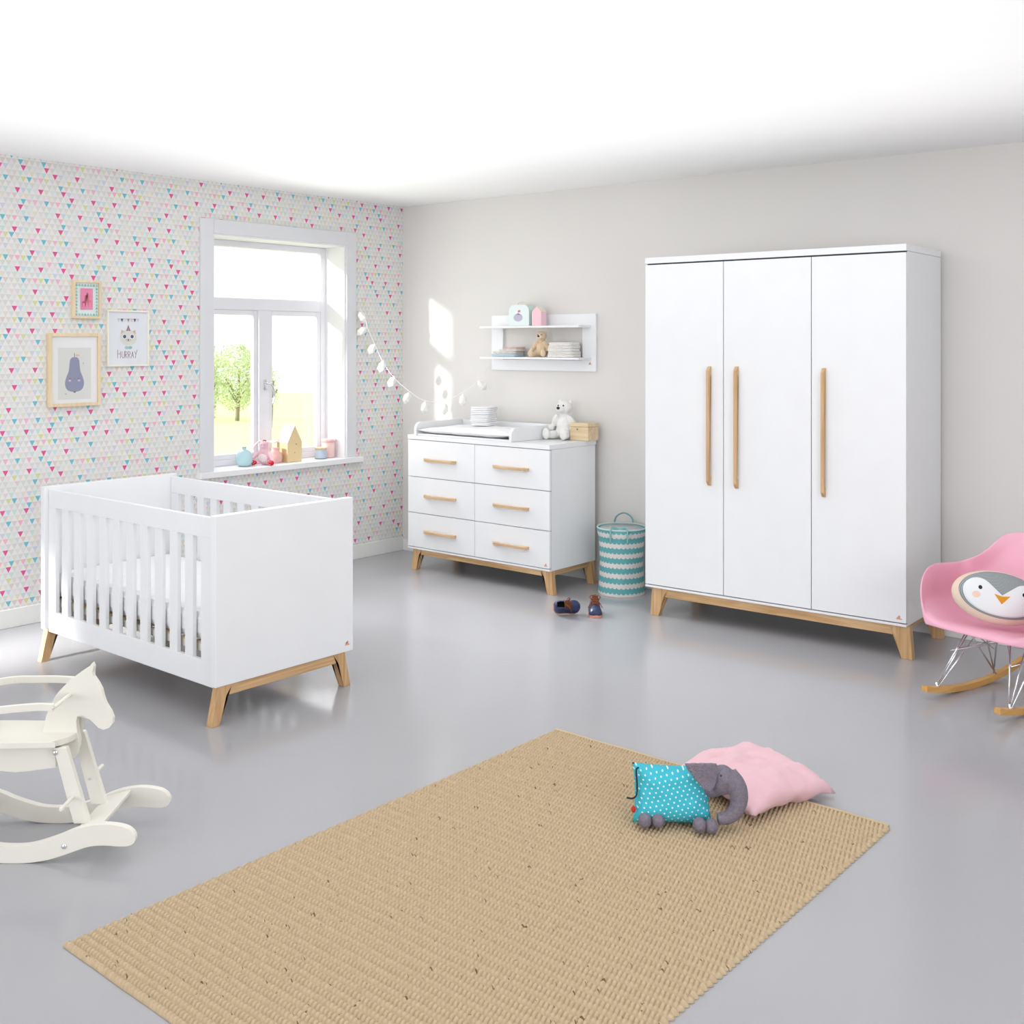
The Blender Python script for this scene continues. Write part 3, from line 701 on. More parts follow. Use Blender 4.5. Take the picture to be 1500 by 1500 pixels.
# giraffes
p, X = picture(-2.584, -2.416, 1.671, 1.887, 'small oak framed pink giraffe print with mint triangle border', .013, .028, PALE, (238, 246, 244))
sh_ = []
for i in range(8):
    for j in range(10):
        yy, zz = -2.5685+i*.0172, 1.6875+j*.0184
        if -2.556 < yy+.004 < -2.459 and 1.702 < zz+.004 < 1.845: continue
        sh_.append(([(yy, zz), (yy+.0155, zz), (yy+.0077, zz+.0155)], (150, 214, 208) if (i+j) % 3 else (120, 196, 192)))
bm_p = rect(-2.538, -2.464, 1.722, 1.842)
def gir(s, c0, col_, h):
    f = lambda a, b: (c0+s*a*1.15, 1.738+b*h)
    pts = [f(0, 0), f(.003, 0), f(.004, .028), f(.016, .026), f(.017, 0), f(.02, 0), f(.021, .034), f(.0135+.009, .08), f(.029, .083), f(.028, .088), f(.021, .092), f(.017, .088), f(.013, .044), f(.002, .038)]
    return ([p_ if s > 0 else p_ for p_ in pts], col_)
ga = gir(1, -2.531, (196, 74, 92), .72); gb = gir(-1, -2.470, (238, 116, 128), .9)
art(p, X, sh_+[(bm_p, (240, 142, 180)), ga, gb, (rect(-2.528, -2.474, 1.7355, 1.7375), (206, 150, 170))])
# party cat
p, X = picture(-2.373, -2.106, 1.396, 1.723, 'white framed print of a round cat with party hat above the word HURRAY', .009, .02, mat('cream_frame', (248, 244, 228), .5), (236, 239, 245))
cy, cz = -2.236, 1.563
shp = [(ell(cy, cz, .054, .047, 28), (226, 225, 215)), ([(cy-.048, cz+.02), (cy-.044, cz+.047), (cy-.026, cz+.036)], (208, 186, 158)), ([(cy+.048, cz+.02), (cy+.044, cz+.047), (cy+.026, cz+.036)], (208, 186, 158)),
       ([(cy-.014, cz+.04), (cy+.014, cz+.04), (cy, cz+.076)], (148, 92, 116)), ([(cy-.004, cz+.04), (cy+.004, cz+.04), (cy, cz+.066)], (206, 160, 170)),
       (ell(cy-.024, cz+.007, .015, .014, 16), (246, 246, 246)), (ell(cy+.024, cz+.007, .015, .014, 16), (246, 246, 246)), (ell(cy-.024, cz+.007, .0105, .0105, 16), (52, 70, 112)), (ell(cy+.024, cz+.007, .0105, .0105, 16), (52, 70, 112)),
       (ell(cy, cz-.012, .005, .004, 8), (60, 50, 50)), (ell(cy-.014, cz-.013, .003, .0025, 8), (150, 120, 100)), (ell(cy+.014, cz-.013, .003, .0025, 8), (150, 120, 100)),
       (rect(cy-.007, cy+.007, cz-.02, cz-.018), (120, 100, 90)),
       (ell(cy-.011, cz-.058, .013, .009, 12), (168, 206, 208)), (ell(cy+.011, cz-.058, .013, .009, 12), (150, 194, 200)), (rect(cy-.07, cy+.07, cz+.111, cz+.1122), (220, 190, 190))]
for k, c_ in enumerate([(214, 214, 218), (72, 76, 104), (226, 228, 222), (176, 142, 134), (234, 198, 196), (66, 62, 96), (212, 216, 232)]):
    a = cy-.062+k*.0205; shp.append(([(a-.008, cz+.111), (a+.008, cz+.111), (a, cz+.09)], c_))
p_art = art(p, X, shp)
bm = B()
def stroke(a, b, w=.0028):
    a = Vector(a); b = Vector(b); d = (b-a).normalized(); n_ = Vector((-d.y, d.x))*w/2
    q = [a+n_, a-n_, b-n_, b+n_]; prism(bm, [(v.x, v.y) for v in q], YZ, X+.0003, X+.0009)
LET = {'H': [((0, 0), (0, 1)), ((.7, 0), (.7, .8)), ((0, .5), (.7, .5))], 'U': [((0, .8), (0, .15)), ((0, .15), (.3, 0)), ((.3, 0), (.6, .15)), ((.6, .15), (.6, .8))],
       'R': [((0, 0), (0, .8)), ((0, .8), (.5, .7)), ((.5, .7), (.5, .45)), ((.5, .45), (0, .38)), ((.1, .4), (.55, 0))],
       'A': [((0, 0), (.3, .75)), ((.3, .75), (.6, 0)), ((.12, .28), (.48, .28))], 'Y': [((0, .8), (.32, .4)), ((.7, 1), (.32, .4)), ((.32, .4), (.2, -.02))]}
xx = cy-.068; zz = 1.444; sc_ = .05
for ch, w in zip('HURRAY', (.58, .42, .42, .42, .45, .5)):
    for a, b in LET[ch]: stroke((xx+a[0]*sc_*.5, zz+a[1]*sc_), (xx+b[0]*sc_*.5, zz+b[1]*sc_))
    xx += w*sc_*.95
obj('lettering', bm, mat('brown_rose_ink', (150, 116, 122), .8), p, world=True, label='hand drawn word HURRAY')

# ------------------------------------------------------------ paper garland
gl = thing('paper_garland', 'string of white faceted paper pods hung across the room corner', 'garland', (.07, -.40, 1.9))
GP0, GP1 = Vector((.05, -.45)), Vector((.84, -.06))
def gpt(px, py):
    """where the pixel ray meets the upright plane the string hangs in"""
    r = FW+RT*((px-750)/FPX)+Vector((0, 0, (HY-py)/FPX)); n_ = Vector((GP1.y-GP0.y, -(GP1.x-GP0.x)))
    t_ = ((GP0-Vector((CX, CY))).dot(n_))/(Vector((r.x, r.y)).dot(n_)); return Vector((CX, CY, CH))+r*t_
string = [gpt(*q) for q in ((528, 452), (536, 470), (538, 480), (548, 502), (562, 532), (578, 554), (598, 572), (620, 586), (645, 588), (672, 578), (700, 558), (716, 536))]
PAPER = mat('white_paper', (246, 244, 240), .8)
obj('string', tube(B(), smoothline(string, 5), .0022, 6), WHITEF, gl, world=True)
for k, (px, py, rot) in enumerate([(530, 464, -.5), (530, 485, .9), (545, 511, .5), (559, 537, .3), (574, 559, .5), (596, 583, .3), (622, 597, .1), (651, 599, 0), (678, 586, 0), (706, 564, -.8)]):
    c_ = gpt(px, py); bm = B()
    M = Matrix.Translation(c_) @ Matrix.Rotation(TH, 4, 'Z') @ Matrix.Rotation(rot, 4, 'Y') @ Matrix.Diagonal((.03, .027, .046, 1))
    bmesh.ops.create_icosphere(bm, subdivisions=1, radius=1, matrix=M)
    obj('paper_pod', bm, PAPER, gl, world=True, bev=.001)

# ------------------------------------------------------------ laundry basket
LB = mat('scallop_canvas', (110, 182, 186), .9, bump=.2, bscale=300)
t = NT(LB); c = t.coords()
ang = t.m('MULTIPLY', t.m('ARCTAN2', c[1], c[0]), 1/(2*PI)); fr = t.m('FRACT', t.m('MULTIPLY', ang, 32))
bump_ = t.m('SQRT', t.m('SUBTRACT', 1, t.m('POWER', t.m('ABSOLUTE', t.m('SUBTRACT', t.m('MULTIPLY', fr, 2), 1)), 2)))
vv = t.m('ADD', t.m('MULTIPLY', c[2], 1/.0302), t.m('MULTIPLY', bump_, .42))
t.out(t.mix(t.m('GREATER_THAN', t.m('MODULO', vv, 2), .92), lin((232, 228, 224)), lin((104, 180, 184))))
lb = thing('laundry_basket', 'round canvas laundry basket with teal and white scallop stripes', 'basket', (2.038, -.11, 0))
bm = B(); seg = 64; rings = []
zz = [0, .004]+[.4*k/24 for k in range(1, 25)]
for k, z in enumerate(zz):
    rad = .142-.012*math.sin(PI*min(z, .4)/.4)+(.006 if z > .36 else 0)
    rings.append([bm.verts.new(((rad+.004*noise.noise(Vector((math.cos(a)*2, math.sin(a)*2, z*9))))*math.cos(a), (rad+.004*noise.noise(Vector((math.cos(a)*2, math.sin(a)*2, z*9))))*math.sin(a), z)) for a in [2*PI*i/seg for i in range(seg)]])
for a, b in zip(rings, rings[1:]):
    for k in range(seg): bm.faces.new((a[k], a[(k+1) % seg], b[(k+1) % seg], b[k]))
bm.faces.new(rings[0][::-1])
o = obj('basket_wall', bm, LB, lb, smooth=True, solid=.005)
for p in o.data.polygons: p.use_smooth = True
obj('lining', lathe(B(), [(.0, .012), (.12, .012), (.119, .2), (.132, .398)], 48), mat('grey_lining', (196, 202, 204), .9), lb, smooth=True, solid=.003)
bm = B(); tube(bm, [((.149)*math.cos(2*PI*k/48), .149*math.sin(2*PI*k/48), .402) for k in range(49)], .0055, 8, caps=False); obj('rim_binding', bm, mat('pale_mint_binding', (204, 222, 220), .9), lb, smooth=True)
for s, n_ in ((1, 'far'), (-1, 'near')):
    bm = B()
    if s > 0: pts = [(-.062, .125, .345), (-.06, .143, .40), (-.045, .14, .445), (0, .14, .468), (.045, .14, .445), (.06, .143, .40), (.062, .125, .345)]
    else: pts = [(-.05, -.152, .33), (-.05, -.152, .395), (-.04, -.135, .415), (0, -.1, .4), (.04, -.135, .415), (.05, -.152, .395), (.05, -.152, .33)]
    pts = [Matrix.Rotation(TH-.2, 3, 'Z') @ Vector(q) for q in pts]
    tube(bm, smoothline(pts, 5), .011, 8, ry=.003); obj('carry_handle', bm, mat('teal_webbing', (150, 200, 200), .9), lb, smooth=True)

# ------------------------------------------------------------ child's shoes
NAVY = mat('navy_leather', (46, 58, 96), .45); SOLE = mat('salmon_sole', (216, 150, 128), .7); LACE = mat('brown_leather', (122, 66, 40), .7); INS = mat('dark_insole', (52, 44, 40), .9)
def shoe(label, loc, rot, cat='shoe'):
    o = thing('toddler_shoe', label, cat, loc); o.rotation_euler = rot
    # toe at +X, heel at -X
    secs = [(-.074, .018, .045), (-.066, .03, .068), (-.045, .034, .072), (-.02, .033, .066), (.0, .033, .058), (.02, .036, .048), (.042, .037, .038), (.06, .032, .032), (.072, .018, .022)]
    bm = B(); rg = []
    for x, w, h in secs:
        ring = []
        for k in range(14):
            a = PI*k/13; ring.append(bm.verts.new((x, -w*math.cos(a)*(1-.18*math.sin(a)), .014+h*max(0,math.sin(a))**.8)))
        rg.append(ring)
    hole = {1, 2, 3}
    for i, (a, b) in enumerate(zip(rg, rg[1:])):
        for k in range(13):
            if i in hole and 4 <= k <= 8: continue
            bm.faces.new((a[k], a[k+1], b[k+1], b[k]))
    bm.faces.new(rg[0]); bm.faces.new(rg[-1][::-1])
    obj('upper', bm, NAVY, o, smooth=True, solid=.003)
    outl = smoothline([Vector((x, s*w*1.06, 0)) for s, L_ in ((1, secs), (-1, secs[::-1])) for x, w, h in L_[::2]], 3, True)
    obj('sole', prism(B(), [(v.x, v.y) for v in outl], XY, 0, .015), SOLE, o, bev=.002, label='salmon pink sole')
    obj('insole', prism(B(), [(v.x*.9, v.y*.8) for v in outl], XY, .0155, .02), INS, o)
    bm = B(); tube(bm, smoothline([(.022, 0, .056), (.002, 0, .074), (-.022, 0, .096), (-.026, 0, .108)], 4), [.016, .018, .019, .02, .02, .02, .02, .019, .018, .016, .013, .01, .006], 8, ry=.003); obj('tongue', bm, LACE, o, smooth=True)
    bm = B()
    for k in range(4):
        x = .018-.013*k; z = .064+.0085*k
        tube(bm, smoothline([(x, -.024, z-.012), (x-.002, -.012, z+.004), (x, 0, z+.007), (x-.002, .012, z+.004), (x, .024, z-.012)], 4), .0028, 6)
    for s in (-1, 1): tube(bm, smoothline([(-.02, 0, .094), (-.012, s*.02, .108), (.004, s*.03, .098), (-.004, s*.014, .088), (-.02, 0, .092), (.006, s*.024, .07), (.02, s*.04, .045)], 4), .0024, 6)
    obj('laces', bm, LACE, o, smooth=True)
    return o
p1 = at(834, 890, 6.16); 
shoe('navy toddler shoe tipped over on its side, left of the pair', (2.105, -.755, .035), (math.radians(62), 0, TH+math.radians(8)))
shoe('navy toddler shoe standing upright with toe toward the camera, right of the pair', (2.245, -.672, .0), (0, 0, math.radians(-50)))

# ------------------------------------------------------------ rug
def rug():
    p_ = .0215; nx, ny = 98, 94; k = 5
    x0, x1, y1 = 3.222, 4.556, -2.287
    sx, sy = (x1-x0)/(nx*k), p_/k*1.0
    NX, NY = nx*k, ny*k
    vs = []; fs = []
    for j in range(NY+1):
        r = j//k
        hy = abs(math.sin(PI*j/k))
        lean = .006*math.sin(j*.013)
        for i in range(NX+1):
            hx = abs(math.sin(PI*(i/k+.5*(r % 2))))
            x = x0+i*sx; y = y1-j*sy
            z = .003+.0115*(hy*hx)**.6
            if i == 0: x -= .006*hy; z *= .5
            if i == NX: x += .009*hy+.0015*noise.noise(Vector((0, r, 0))); z *= .5
            vs.append((x+lean*.3, y+.003*noise.noise(Vector((x*6, y*6, 0))), z))
    W_ = NX+1
    for j in range(NY):
        for i in range(NX): fs.append((j*W_+i, j*W_+i+1, (j+1)*W_+i+1, (j+1)*W_+i))
    base = len(vs)
    bd = [i for i in range(W_)]+[j*W_+NX for j in range(1, NY+1)]+[NY*W_+i for i in range(NX-1, -1, -1)]+[j*W_ for j in range(NY-1, 0, -1)]
    for b in bd: vs.append((vs[b][0], vs[b][1], .0008))
    n_ = len(bd)
    for q in range(n_): fs.append((bd[q], base+q, base+(q+1) % n_, bd[(q+1) % n_]))
    me = bpy.data.meshes.new('woven_rug'); me.from_pydata(vs, [], fs); me.materials.append(RUG)
    for p in me.polygons: p.use_smooth = True
    me.update(); o = bpy.data.objects.new('weave', me); COL.objects.link(o); return o
RUG = mat('jute_weave', (206, 184, 154), .95, spec=.1)
t = NT(RUG); c = t.coords()
nz = t.nt.nodes.new('ShaderNodeTexNoise'); nz.inputs['Scale'].default_value = 1; nz.inputs['Detail'].default_value = 2
t.nt.links.new(t.comb(t.m('MULTIPLY', c[0], 26), t.m('MULTIPLY', c[1], 95), 0), nz.inputs['Vector'])
fl = t.m('GREATER_THAN', nz.outputs['Fac'], .70)
nb = t.nt.nodes.new('ShaderNodeTexNoise'); nb.inputs['Scale'].default_value = 60; t.nt.links.new(t.comb(c[0], c[1], 0), nb.inputs['Vector'])
hz = t.m('MINIMUM', t.m('MAXIMUM', t.m('MULTIPLY', t.m('SUBTRACT', c[2], .0058), 260), 0), 1)
t.out(t.mix(fl, t.mix(nb.outputs['Fac'], lin((180, 158, 127)), lin((206, 186, 156))), lin((120, 98, 74))))
rg_ = thing('woven_rug', 'beige chunky woven jute rug on the grey floor', 'rug', (0, 0, 0))
rw = rug(); rw.parent = rg_
obj('hem', strip(B(), [(3.222+1.334*k/30, -2.283+.002*math.sin(k), .0065) for k in range(31)], .014, .011), mat('hem_tape', (196, 174, 140), .9), rg_, bev=.003)

# ------------------------------------------------------------ pink cushion + elephant
M = Matrix.Translation((4.108, -2.33, .071)) @ Matrix.Rotation(math.radians(-14), 4, 'Z') @ Matrix.Rotation(math.radians(-3), 4, 'X') @ Matrix.Rotation(math.radians(4), 4, 'Y')
pc = thing('square_cushion', 'plain pale pink square cushion half on the rug behind the elephant', 'cushion', (4.06, -2.26, .01))
bm = cushion(B(), .37, .405, .11, 34, seed=7, wr=.008, pinch=.07, M=M, droop=.03)
zmin = min(v.co.z for v in bm.verts)
obj('cushion_cover', bm, mat('pale_pink_cotton', (230, 188, 197), .9, bump=.35, bscale=24, sheen=.2), pc, smooth=True, world=True)
GREYP = mat('grey_terry', (140, 132, 146), 1, bump=.9, bscale=260, vary=.16, vscale=120)
ed = 3.44; L0 = at(985, 1216, ed); L0.z = .016
el = thing('elephant_toy', 'plush elephant with turquoise dotted cushion body and grey trunk', 'soft toy', L0, TH)
def E(px, py, dy=0): return Vector(((px-985)/FPX*ed, dy, CH-(py-HY)/FPX*(ed+dy)-.0125))
DOT = mat('turquoise_dots', (64, 182, 200), .85, bump=.1, bscale=200)
t = NT(DOT); c = t.coords()
gu = t.m('MULTIPLY', t.m('ADD', t.m('ADD', c[0], t.m('MULTIPLY', c[2], .25)), 1), 1/.0195); gv_ = t.m('MULTIPLY', t.m('ADD', t.m('SUBTRACT', c[2], t.m('MULTIPLY', c[0], .2)), 1), 1/.0125)
rw_ = t.m('FLOOR', gv_); gu2 = t.m('ADD', gu, t.m('MULTIPLY', t.m('MODULO', rw_, 2), .5))
du = t.m('MULTIPLY', t.m('SUBTRACT', t.m('FRACT', gu2), .5), 1.56); dv = t.m('SUBTRACT', t.m('FRACT', gv_), .5)
dd = t.m('ADD', t.m('MULTIPLY', du, du), t.m('MULTIPLY', dv, dv))
t.out(t.mix(t.m('LESS_THAN', dd, .045), lin((60, 180, 200)), lin((214, 240, 244))))
M = Matrix.Translation(E(987, 1164, .045)) @ Matrix.Rotation(math.radians(68), 4, 'X') @ Matrix.Rotation(math.radians(-2), 4, 'Z')
bm = cushion(B(), .25, .178, .11, 26, seed=1, wr=.003, pinch=.06, M=M)
obj('cushion_body', bm, DOT, el, smooth=True)
bm = B()
ball(bm, E(1059, 1144, .012), (.043, .042, .046), None, 3); ball(bm, E(1046, 1150, .03), (.04, .036, .042), None, 2)
tp = [E(1066, 1140, -.005), E(1077, 1153, -.012), E(1081, 1170, -.016), E(1076, 1188, -.02), E(1064, 1199, -.022), E(1049, 1201, -.022)]
sp = smoothline(tp, 5); tube(bm, sp, [.036-.019*k/(len(sp)-1) for k in range(len(sp))], 12)
fuzz(obj('head_and_trunk', bm, GREYP, el), .003, .0022, .006)
bm = B(); ear = [(1001, 1120), (1014, 1119), (1032, 1118), (1048, 1121), (1049, 1135), (1046, 1150), (1039, 1161), (1028, 1156), (1016, 1142), (1006, 1129)]
ec = E(1033, 1136, -.02)
for s_ in (0, 1):
    pass
ep = [E(a, b, -.03+.0003*(1048-a)) for a, b in ear]
prism(bm, [(v.x, v.z) for v in ep], lambda a, b, d: Vector((a, -.034+.25*abs(a-ec.x)+d, b)), -.006, .006)
eo = obj('ear', bm, GREYP, el); fuzz(eo, .003, .002, .006)
for px, py, dy in ((944, 1203, -.012), (963, 1203, -.012), (1021, 1210, -.045), (1038, 1212, -.045)):
    fuzz(obj('foot', ball(B(), E(px, py, dy), (.0215, .03, .024), (-.4, 0, 0), 2), GREYP, el), .003, .002, .006)
obj('eye', ball(B(), E(1053.5, 1138, -.031), .003, None, 2), EYE, el, smooth=True)
bm = tube(B(), smoothline([E(937, 1126, .03), E(933, 1130, .02), E(934, 1150, .015), E(933, 1165, .01), E(927, 1171, 0), E(918, 1170, 0)], 5), .0028, 8); obj('tail', bm, mat('black_cord', (40, 38, 44), .9), el, smooth=True)
obj('red_tab', box(B(), -.004, .004, -.003, .003, -.012, .012).copy() if False else ball(B(), E(928, 1187, .0), (.008, .005, .011), None, 2), mat('red_felt', (196, 52, 36), .9), el, smooth=True, label='small red tag')

# ------------------------------------------------------------ rocking horse
d0 = 3.23
hz = thing('rocking_horse', 'cream painted wooden rocking horse at the left edge of the room', 'rocking horse', at(40, 1230, 3.37).xy.to_3d(), TH)
def HP(cx, cy, d):
    """zoomed-crop coordinates to local x,z at distance d"""
    px, py = cx/4.2857, 940+cy/4.2857
    return ((px-40)/FPX*d + (40-750)/FPX*(d-3.37), CH-(py-HY)/FPX*d)
def TY(d): return lambda a, b, e: Vector((a, d-3.37+e, b))
# rockers
top = [(80, 1291), (170, 1286), (250, 1268), (370, 1228), (440, 1198), (520, 1172), (620, 1156), (700, 1157), (780, 1172), (825, 1198), (848, 1238)]
bot = [(838, 1275), (800, 1292), (740, 1294), (650, 1288), (560, 1295), (480, 1320), (400, 1348), (300, 1378), (190, 1396), (80, 1400)]
hx = HP(0, 0, d0)[0]
up_ = [HP(a, b, d0) for a, b in top]; dn_ = [HP(a, b, d0) for a, b in bot]
zoff = -min(z for _, z in dn_)+.0005
xm = HP(80, 0, d0)[0]
half = [(a, b+zoff) for a, b in up_+dn_]
def mirror(pts): return [(2*xm-a, b) for a, b in pts]
xl = xm-.03
U_ = [(a, b+zoff) for a, b in up_]; D_ = [(a, b+zoff) for a, b in dn_]
outline = mirror(U_[1:])[::-1]+U_+D_+mirror(D_[:-1])[::-1]
o2 = [(v.x, v.y) for v in smoothline([Vector((a, b, 0)) for a, b in outline], 3, True)]
for d, sh2 in ((d0, 0), (3.5, .018)):
    obj('rocker', prism(B(), [(a+sh2, b) for a, b in o2], TY(d), 0, .022), CREAM, hz, bev=.003)
for sgn in (1, -1):
    f = (lambda v: v) if sgn == 1 else (lambda v: 2*xm-v)
    xa, xb = HP(590, 0, 3.37)[0], HP(730, 0, 3.37)[0]
    bm = B(); q = [(f(xa-.01), .074+.0), (f(xb+.0), .096), (f(xb), .108), (f(xa-.01), .088)]
    prism(bm, q, lambda a, b, e: Vector((a, e, b)), d0-3.37+.022, 3.5-3.37); obj('cross_board', bm, CREAM, hz, bev=.002)
# legs
for d in (3.292, 3.43):
    a, b, c_, e = HP(335, 690, 3.292), HP(415, 690, 3.292), HP(560, 1150, 3.292), HP(462, 1185, 3.292)
    zb_ = .09
    for sgn in (1, -1):
        f = (lambda v: v) if sgn == 1 else (lambda v: 2*xl-v)
        obj('leg', prism(B(), [(f(a[0]), .318), (f(b[0]), .318), (f(c_[0]), zb_), (f(e[0]), zb_)], TY(d), 0, .02), CREAM, hz, bev=.002)
# seat, apron panels
sf = HP(490, 610, 3.37)[0]; sb = 2*xl-sf
zs_ = .322
seat = [(sb, -.07), (sb+.05, -.1), (HP(330, 0, 3.3)[0], -.092), (sf-.045, -.085), (sf-.01, -.05), (sf, 0), (sf-.01, .05), (sf-.045, .085), (HP(330, 0, 3.3)[0], .092), (sb+.05, .1), (sb, .07)]
obj('seat', prism(B(), [(v.x, v.y) for v in smoothline([Vector((a, b, 0)) for a, b in seat], 3, True)], XY, zs_, zs_+.018), CREAM, hz, bev=.004)
for d in (3.312, 3.412):
    pts = [HP(338, 700, 3.305)[0], HP(340, 815, 3.305)[0]]
    xr = HP(340, 0, 3.305)[0]
    obj('side_panel', prism(B(), [(xr, .3215), (xr+.003, .25), (xl+.03, .238), (xl, .236), (xl-.03, .238), (2*xl-xr-.003, .25), (2*xl-xr, .3215)], TY(d), 0, .016), CREAM, hz, bev=.002)
# head board
hd = [(578, 133), (562, 155), (500, 195), (440, 240), (395, 285), (350, 335), (315, 400), (288, 470), (270, 545), (262, 607), (266, 650), (440, 740), (452, 745), (480, 712), (494, 660), (495, 620), (484, 560), (478, 505), (484, 470), (505, 458), (530, 466), (560, 488), (590, 515), (616, 542), (648, 555), (685, 543), (706, 515), (708, 480), (692, 440), (662, 392), (645, 345), (634, 300), (612, 258), (585, 220), (578, 195), (588, 160)]
HD = [HP(a, b, 3.36) for a, b in hd]
obj('horse_head', prism(B(), HD, TY(3.36), 0, .02), CREAM, hz, bev=.003)
# pegs
def peg(cx, cy, d, y0, y1, r=.0085, name='peg'):
    a = HP(cx, cy, d); bm = tube(B(), [(a[0], y0, a[1]), (a[0], y1, a[1])], r, 12); return obj(name, bm, CREAM, hz, bev=.002)
peg(440, 332, 3.36, -.128, .142, .006, 'handle_dowel')
peg(455, 978, 3.292, -.165, -.058, .006); peg(455, 978, 3.292, -.058+.001, .215, .0085) if False else peg(450, 975, 3.292, .06, .17, .006)
# arm guard ring
zg = HP(440, 332, 3.36)[1]
hxg = HP(440, 332, 3.36)[0]
for s in (-1, 1):
    pts = [(hxg, s*.128, zg), (hxg-.05, s*.13, zg+.002), (hxg-.11, s*.142, zg+.001), (hxg-.17, s*.15, zg-.002), (hxg-.24, s*.138, zg), (hxg-.3, s*.085, zg), (hxg-.315, 0, zg)]
    obj('arm_guard', strip(B(), smoothline([Vector(q) for q in pts], 5), .012, .022), CREAM, hz, bev=.002)
    bm = tube(B(), [(hxg, s*.12, zg), (hxg, s*.136, zg)], .011, 12); 
    obj('screw_head', ball(B(), (hxg, -.1355 if s < 0 else .1355, zg), (.003, .002, .003), None, 2), CHROME, hz, smooth=True); bm.free()
obj('backrest', prism(B(), [(-.07, zs_+.018), (.07, zs_+.018), (.085, zg+.02), (.05, zg+.06), (-.05, zg+.06), (-.085, zg+.02)], lambda a, b, e: Vector((hxg-.30+e-.1*(b-zg)*0, a, b)), 0, .016), CREAM, hz, bev=.003)
for cx_, cy_, d in ((347, 697, 3.292), (402, 1292, d0)):
    a = HP(cx_, cy_, d)
    z_ = a[1]+(zoff if d == d0 else 0)
    obj('bolt', ball(B(), (a[0], d-3.37, z_), (.009, .005, .009), None, 2), CHROME, hz, smooth=True)

# ------------------------------------------------------------ rocking armchair
fac = Vector((-.292, -.956, 0)); rzc = math.atan2(fac.y, fac.x)
ch = thing('rocking_armchair', 'pink shell rocking armchair with wire base at the right edge', 'armchair', (4.455, -.70, 0), rzc)
PINKS = mat('pink_shell', (242, 180, 201), .38, vary=.01)
Mx = Matrix.Identity(4)
prof = [(.245, .300), (.235, .318), (.205, .325), (.14, .318), (.06, .308), (-.02, .304), (-.09, .312), (-.145, .34), (-.185, .39), (-.215, .45), (-.24, .51), (-.26, .57), (-.275, .625), (-.285, .66), (-.29, .68)]
hw = [.235, .262, .285, .30, .31, .312, .312, .305, .29, .262, .232, .205, .185, .17, .14]
ah = [.0, .07, .16, .215, .232, .228, .215, .19, .15, .1, .06, .03, .01, 0, -.015]
fx = [0, 0, 0, 0, 0, 0, .0, .02, .045, .07, .085, .08, .065, .05, .03]
bm = B(); NU = 28; rows = []
for (x, z), w, a, f in zip(prof, hw, ah, fx):
    r = []
    for k in range(NU+1):
        u = -1+2*k/NU; au = abs(u)
        lat = (math.copysign(1, u)*(1-(1-au)**1.6)) if a > .03 else u
        s_ = max(0, (au-.55)/.45)
        flat = min(1, a/.1) if a > 0 else 0
        yy = w*((.9*math.copysign(min(1, au*1.35)**1.0, u)*(1-.0)+.1*u)*flat+u*(1-flat))
        zz = z+a*(max(0, au-.45)/.55)**1.7
        xx = x+f*au**2.2
        r.append(bm.verts.new((xx, yy, zz)))
    rows.append(r)
for a, b in zip(rows, rows[1:]):
    for k in range(NU): bm.faces.new((a[k], a[k+1], b[k+1], b[k]))
obj('seat_shell', bm, PINKS, ch, smooth=True, solid=.009, sub=2)
WIRE = mat('chrome_wire', (226, 226, 232), .2, metal=1)
def rockpt(t_):  # t from front (-) to back
    x = .33-t_*.72; return x, .012+.36*(x+.0)**2
for s in (1, -1):
    y = s*.171
    bm = B(); pts = []
    for k in range(17):
        x, z = rockpt(k/16); pts.append((x, z))
    h = .026; n_ = len(pts)
    out = [(x, z+h*.5) for x, z in pts]+[(x, z-h*.5+.001) for x, z in pts[::-1]]
    prism(bm, out, lambda a, b, d: Vector((a, y+d, b)), -.014, .014)
    obj('rocker', bm, BIRCH, ch, bev=.006, label='birch rocker runner')
def wire(*pts, r=.0036):
    global wbm; tube(wbm, pts, r, 8)
for s in (1, -1):
    y = s*.171
    for fx_, tops in ((.245, ((.13, .10), (.05, .13), (-.06, .14))), (-.17, ((-.09, .10), (-.02, .13), (.09, .14)))):
        wbm = B(); z = .012+.36*fx_**2+.012
        for i, (tx, ty) in enumerate(tops): wire((fx_, y+(i-1)*.006, z), (tx, s*ty, .296))
        wire((fx_, y, z-.02), (fx_, y, z+.02), r=.006)
        obj('leg_wires', wbm, WIRE, ch, smooth=True)
wbm = B()
fr_ = [(.13, -.10, .296), (.13, .10, .296), (-.09, .10, .296), (-.09, -.10, .296)]
for k in range(4): wire(fr_[k], fr_[(k+1) % 4])
for s in (1, -1):
    wire((.188, s*.14, .2), (-.14, s*.14, .2), r=.003)
    wire((.13, s*.10, .296), (-.13, s*.150, .16), r=.003)
wire((.188, -.14, .2), (0, 0, .245), (.188, .14, .2), r=.003); wire((-.14, -.14, .2), (0, 0, .245), (-.14, .14, .2), r=.003)
obj('wire_brace', wbm, WIRE, ch, smooth=True)

# penguin cushion in the armchair
pg = thing('penguin_cushion', 'oval grey and white penguin face cushion leaning in the pink armchair', 'cushion')
PR, PT = (.19, .112), .055
pg.location = at(1462, 876, 4.66)
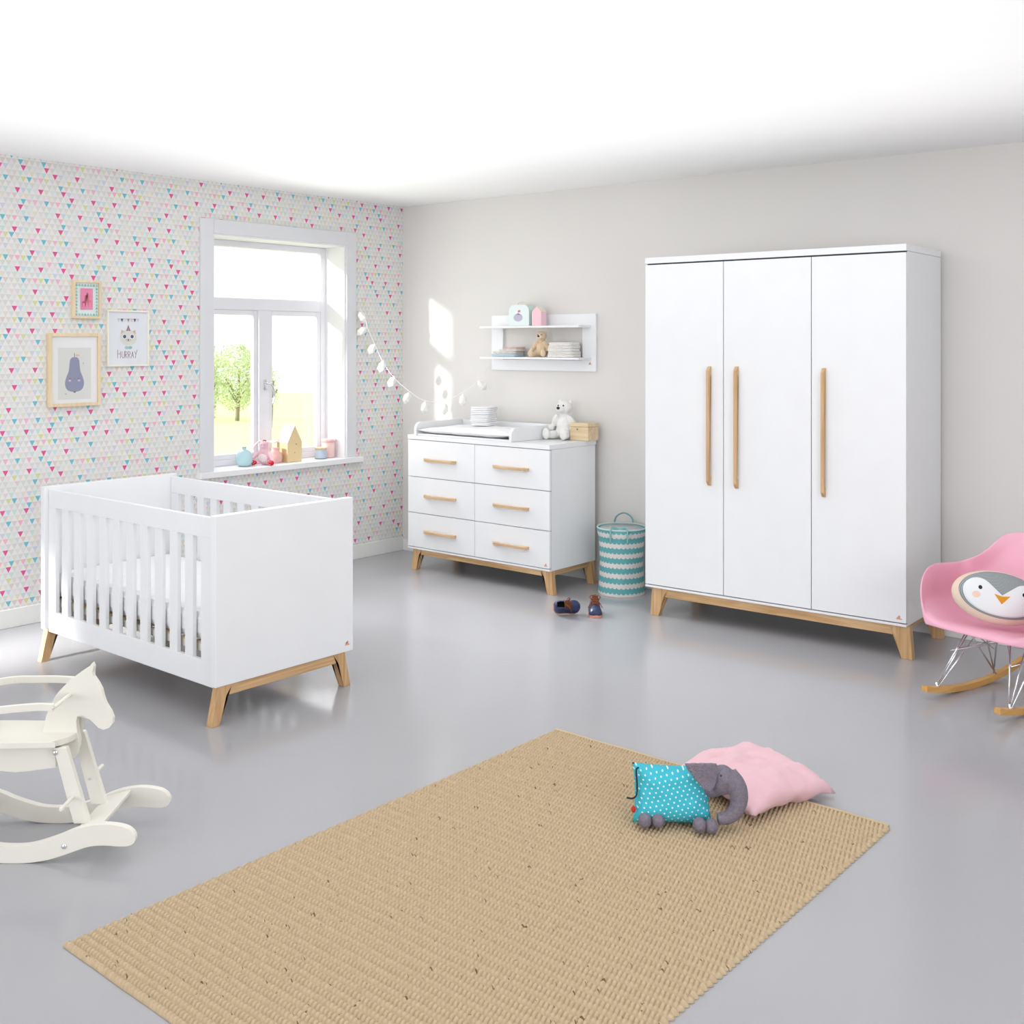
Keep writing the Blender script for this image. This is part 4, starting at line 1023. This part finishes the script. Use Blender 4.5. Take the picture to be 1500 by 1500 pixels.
# local frame: X right, Y up, Z toward the viewer
zax = (-FW*.88+Vector((0, 0, .36))+RT*(-.1)).normalized(); xax = (RT+Vector((0, 0, -.23))).normalized(); xax = (xax-zax*xax.dot(zax)).normalized(); yax = zax.cross(xax)
pg.rotation_euler = Matrix((xax, yax, zax)).transposed().to_euler()
def ph(a, b):
    q = (a/PR[0])**2+(b/PR[1])**2
    return PT*max(0, 1-q**1.6)**.6
bm = B(); R_ = 16; SG = 48; c0 = bm.verts.new((0, 0, PT)); c1 = bm.verts.new((0, 0, -PT)); pr_, pr2 = None, None
for k in range(1, R_+1):
    s = math.sin(PI/2*k/R_)
    ra = [bm.verts.new((PR[0]*s*math.cos(2*PI*i/SG), PR[1]*s*math.sin(2*PI*i/SG), ph(PR[0]*s*math.cos(2*PI*i/SG), PR[1]*s*math.sin(2*PI*i/SG)))) for i in range(SG)]
    rb = ra if k == R_ else [bm.verts.new((v.co.x, v.co.y, -v.co.z)) for v in ra]
    for i in range(SG):
        j = (i+1) % SG
        if pr_ is None: bm.faces.new((c0, ra[i], ra[j])); bm.faces.new((c1, rb[j], rb[i]))
        else: bm.faces.new((pr_[i], ra[i], ra[j], pr_[j])); bm.faces.new((pr2[j], rb[j], rb[i], pr2[i]))
    pr_, pr2 = ra, rb
obj('cushion_body', bm, mat('peach_linen', (234, 212, 192), .95, bump=.2, bscale=200), pg, smooth=True)
HATCH = mat('grey_hatch_fabric', (140, 146, 148), .95)
t = NT(HATCH); c = t.coords()
rr = t.m('SQRT', t.m('ADD', t.m('MULTIPLY', c[0], c[0]), t.m('MULTIPLY', t.m('MULTIPLY', c[1], c[1]), 3.2)))
t.out(t.mix(t.m('GREATER_THAN', t.m('FRACT', t.m('MULTIPLY', rr, 150)), .42), lin((112, 120, 122)), lin((170, 176, 178))))
obj('grey_hood', patch(B(), ell(.004, .006, .172, .098, 48), ph, .0014, 12), HATCH, pg, smooth=True, label='grey hatched hood and rim')
face = smoothline([Vector(q+(0,)) for q in ((-.165, .005), (-.15, .045), (-.11, .066), (-.065, .055), (-.035, .02), (0, .0), (.035, .02), (.065, .055), (.11, .066), (.15, .045), (.165, .005), (.14, -.04), (.08, -.07), (0, -.08), (-.08, -.07), (-.14, -.04))], 4, True)
face = [(v.x*.93, v.y-.004) for v in face]
obj('white_face', patch(B(), face, ph, .003, 12), mat('white_felt', (236, 238, 240), .95), pg, smooth=True)
obj('beak', patch(B(), [(-.032, .002), (0, -.004), (.032, .002), (.012, -.022), (0, -.036), (-.012, -.022)], ph, .0046, 5), mat('mustard_felt', (222, 152, 40), .95), pg, label='mustard yellow beak')
for s in (-1, 1):
    obj('eye', patch(B(), ell(s*.088, .02, .0075, .0085, 14), ph, .0046, 3), EYE, pg)
    obj('cheek', patch(B(), ell(s*.102, -.012, .016, .014, 16), ph, .0042, 3), mat('blush_felt', (240, 208, 192), .95), pg)
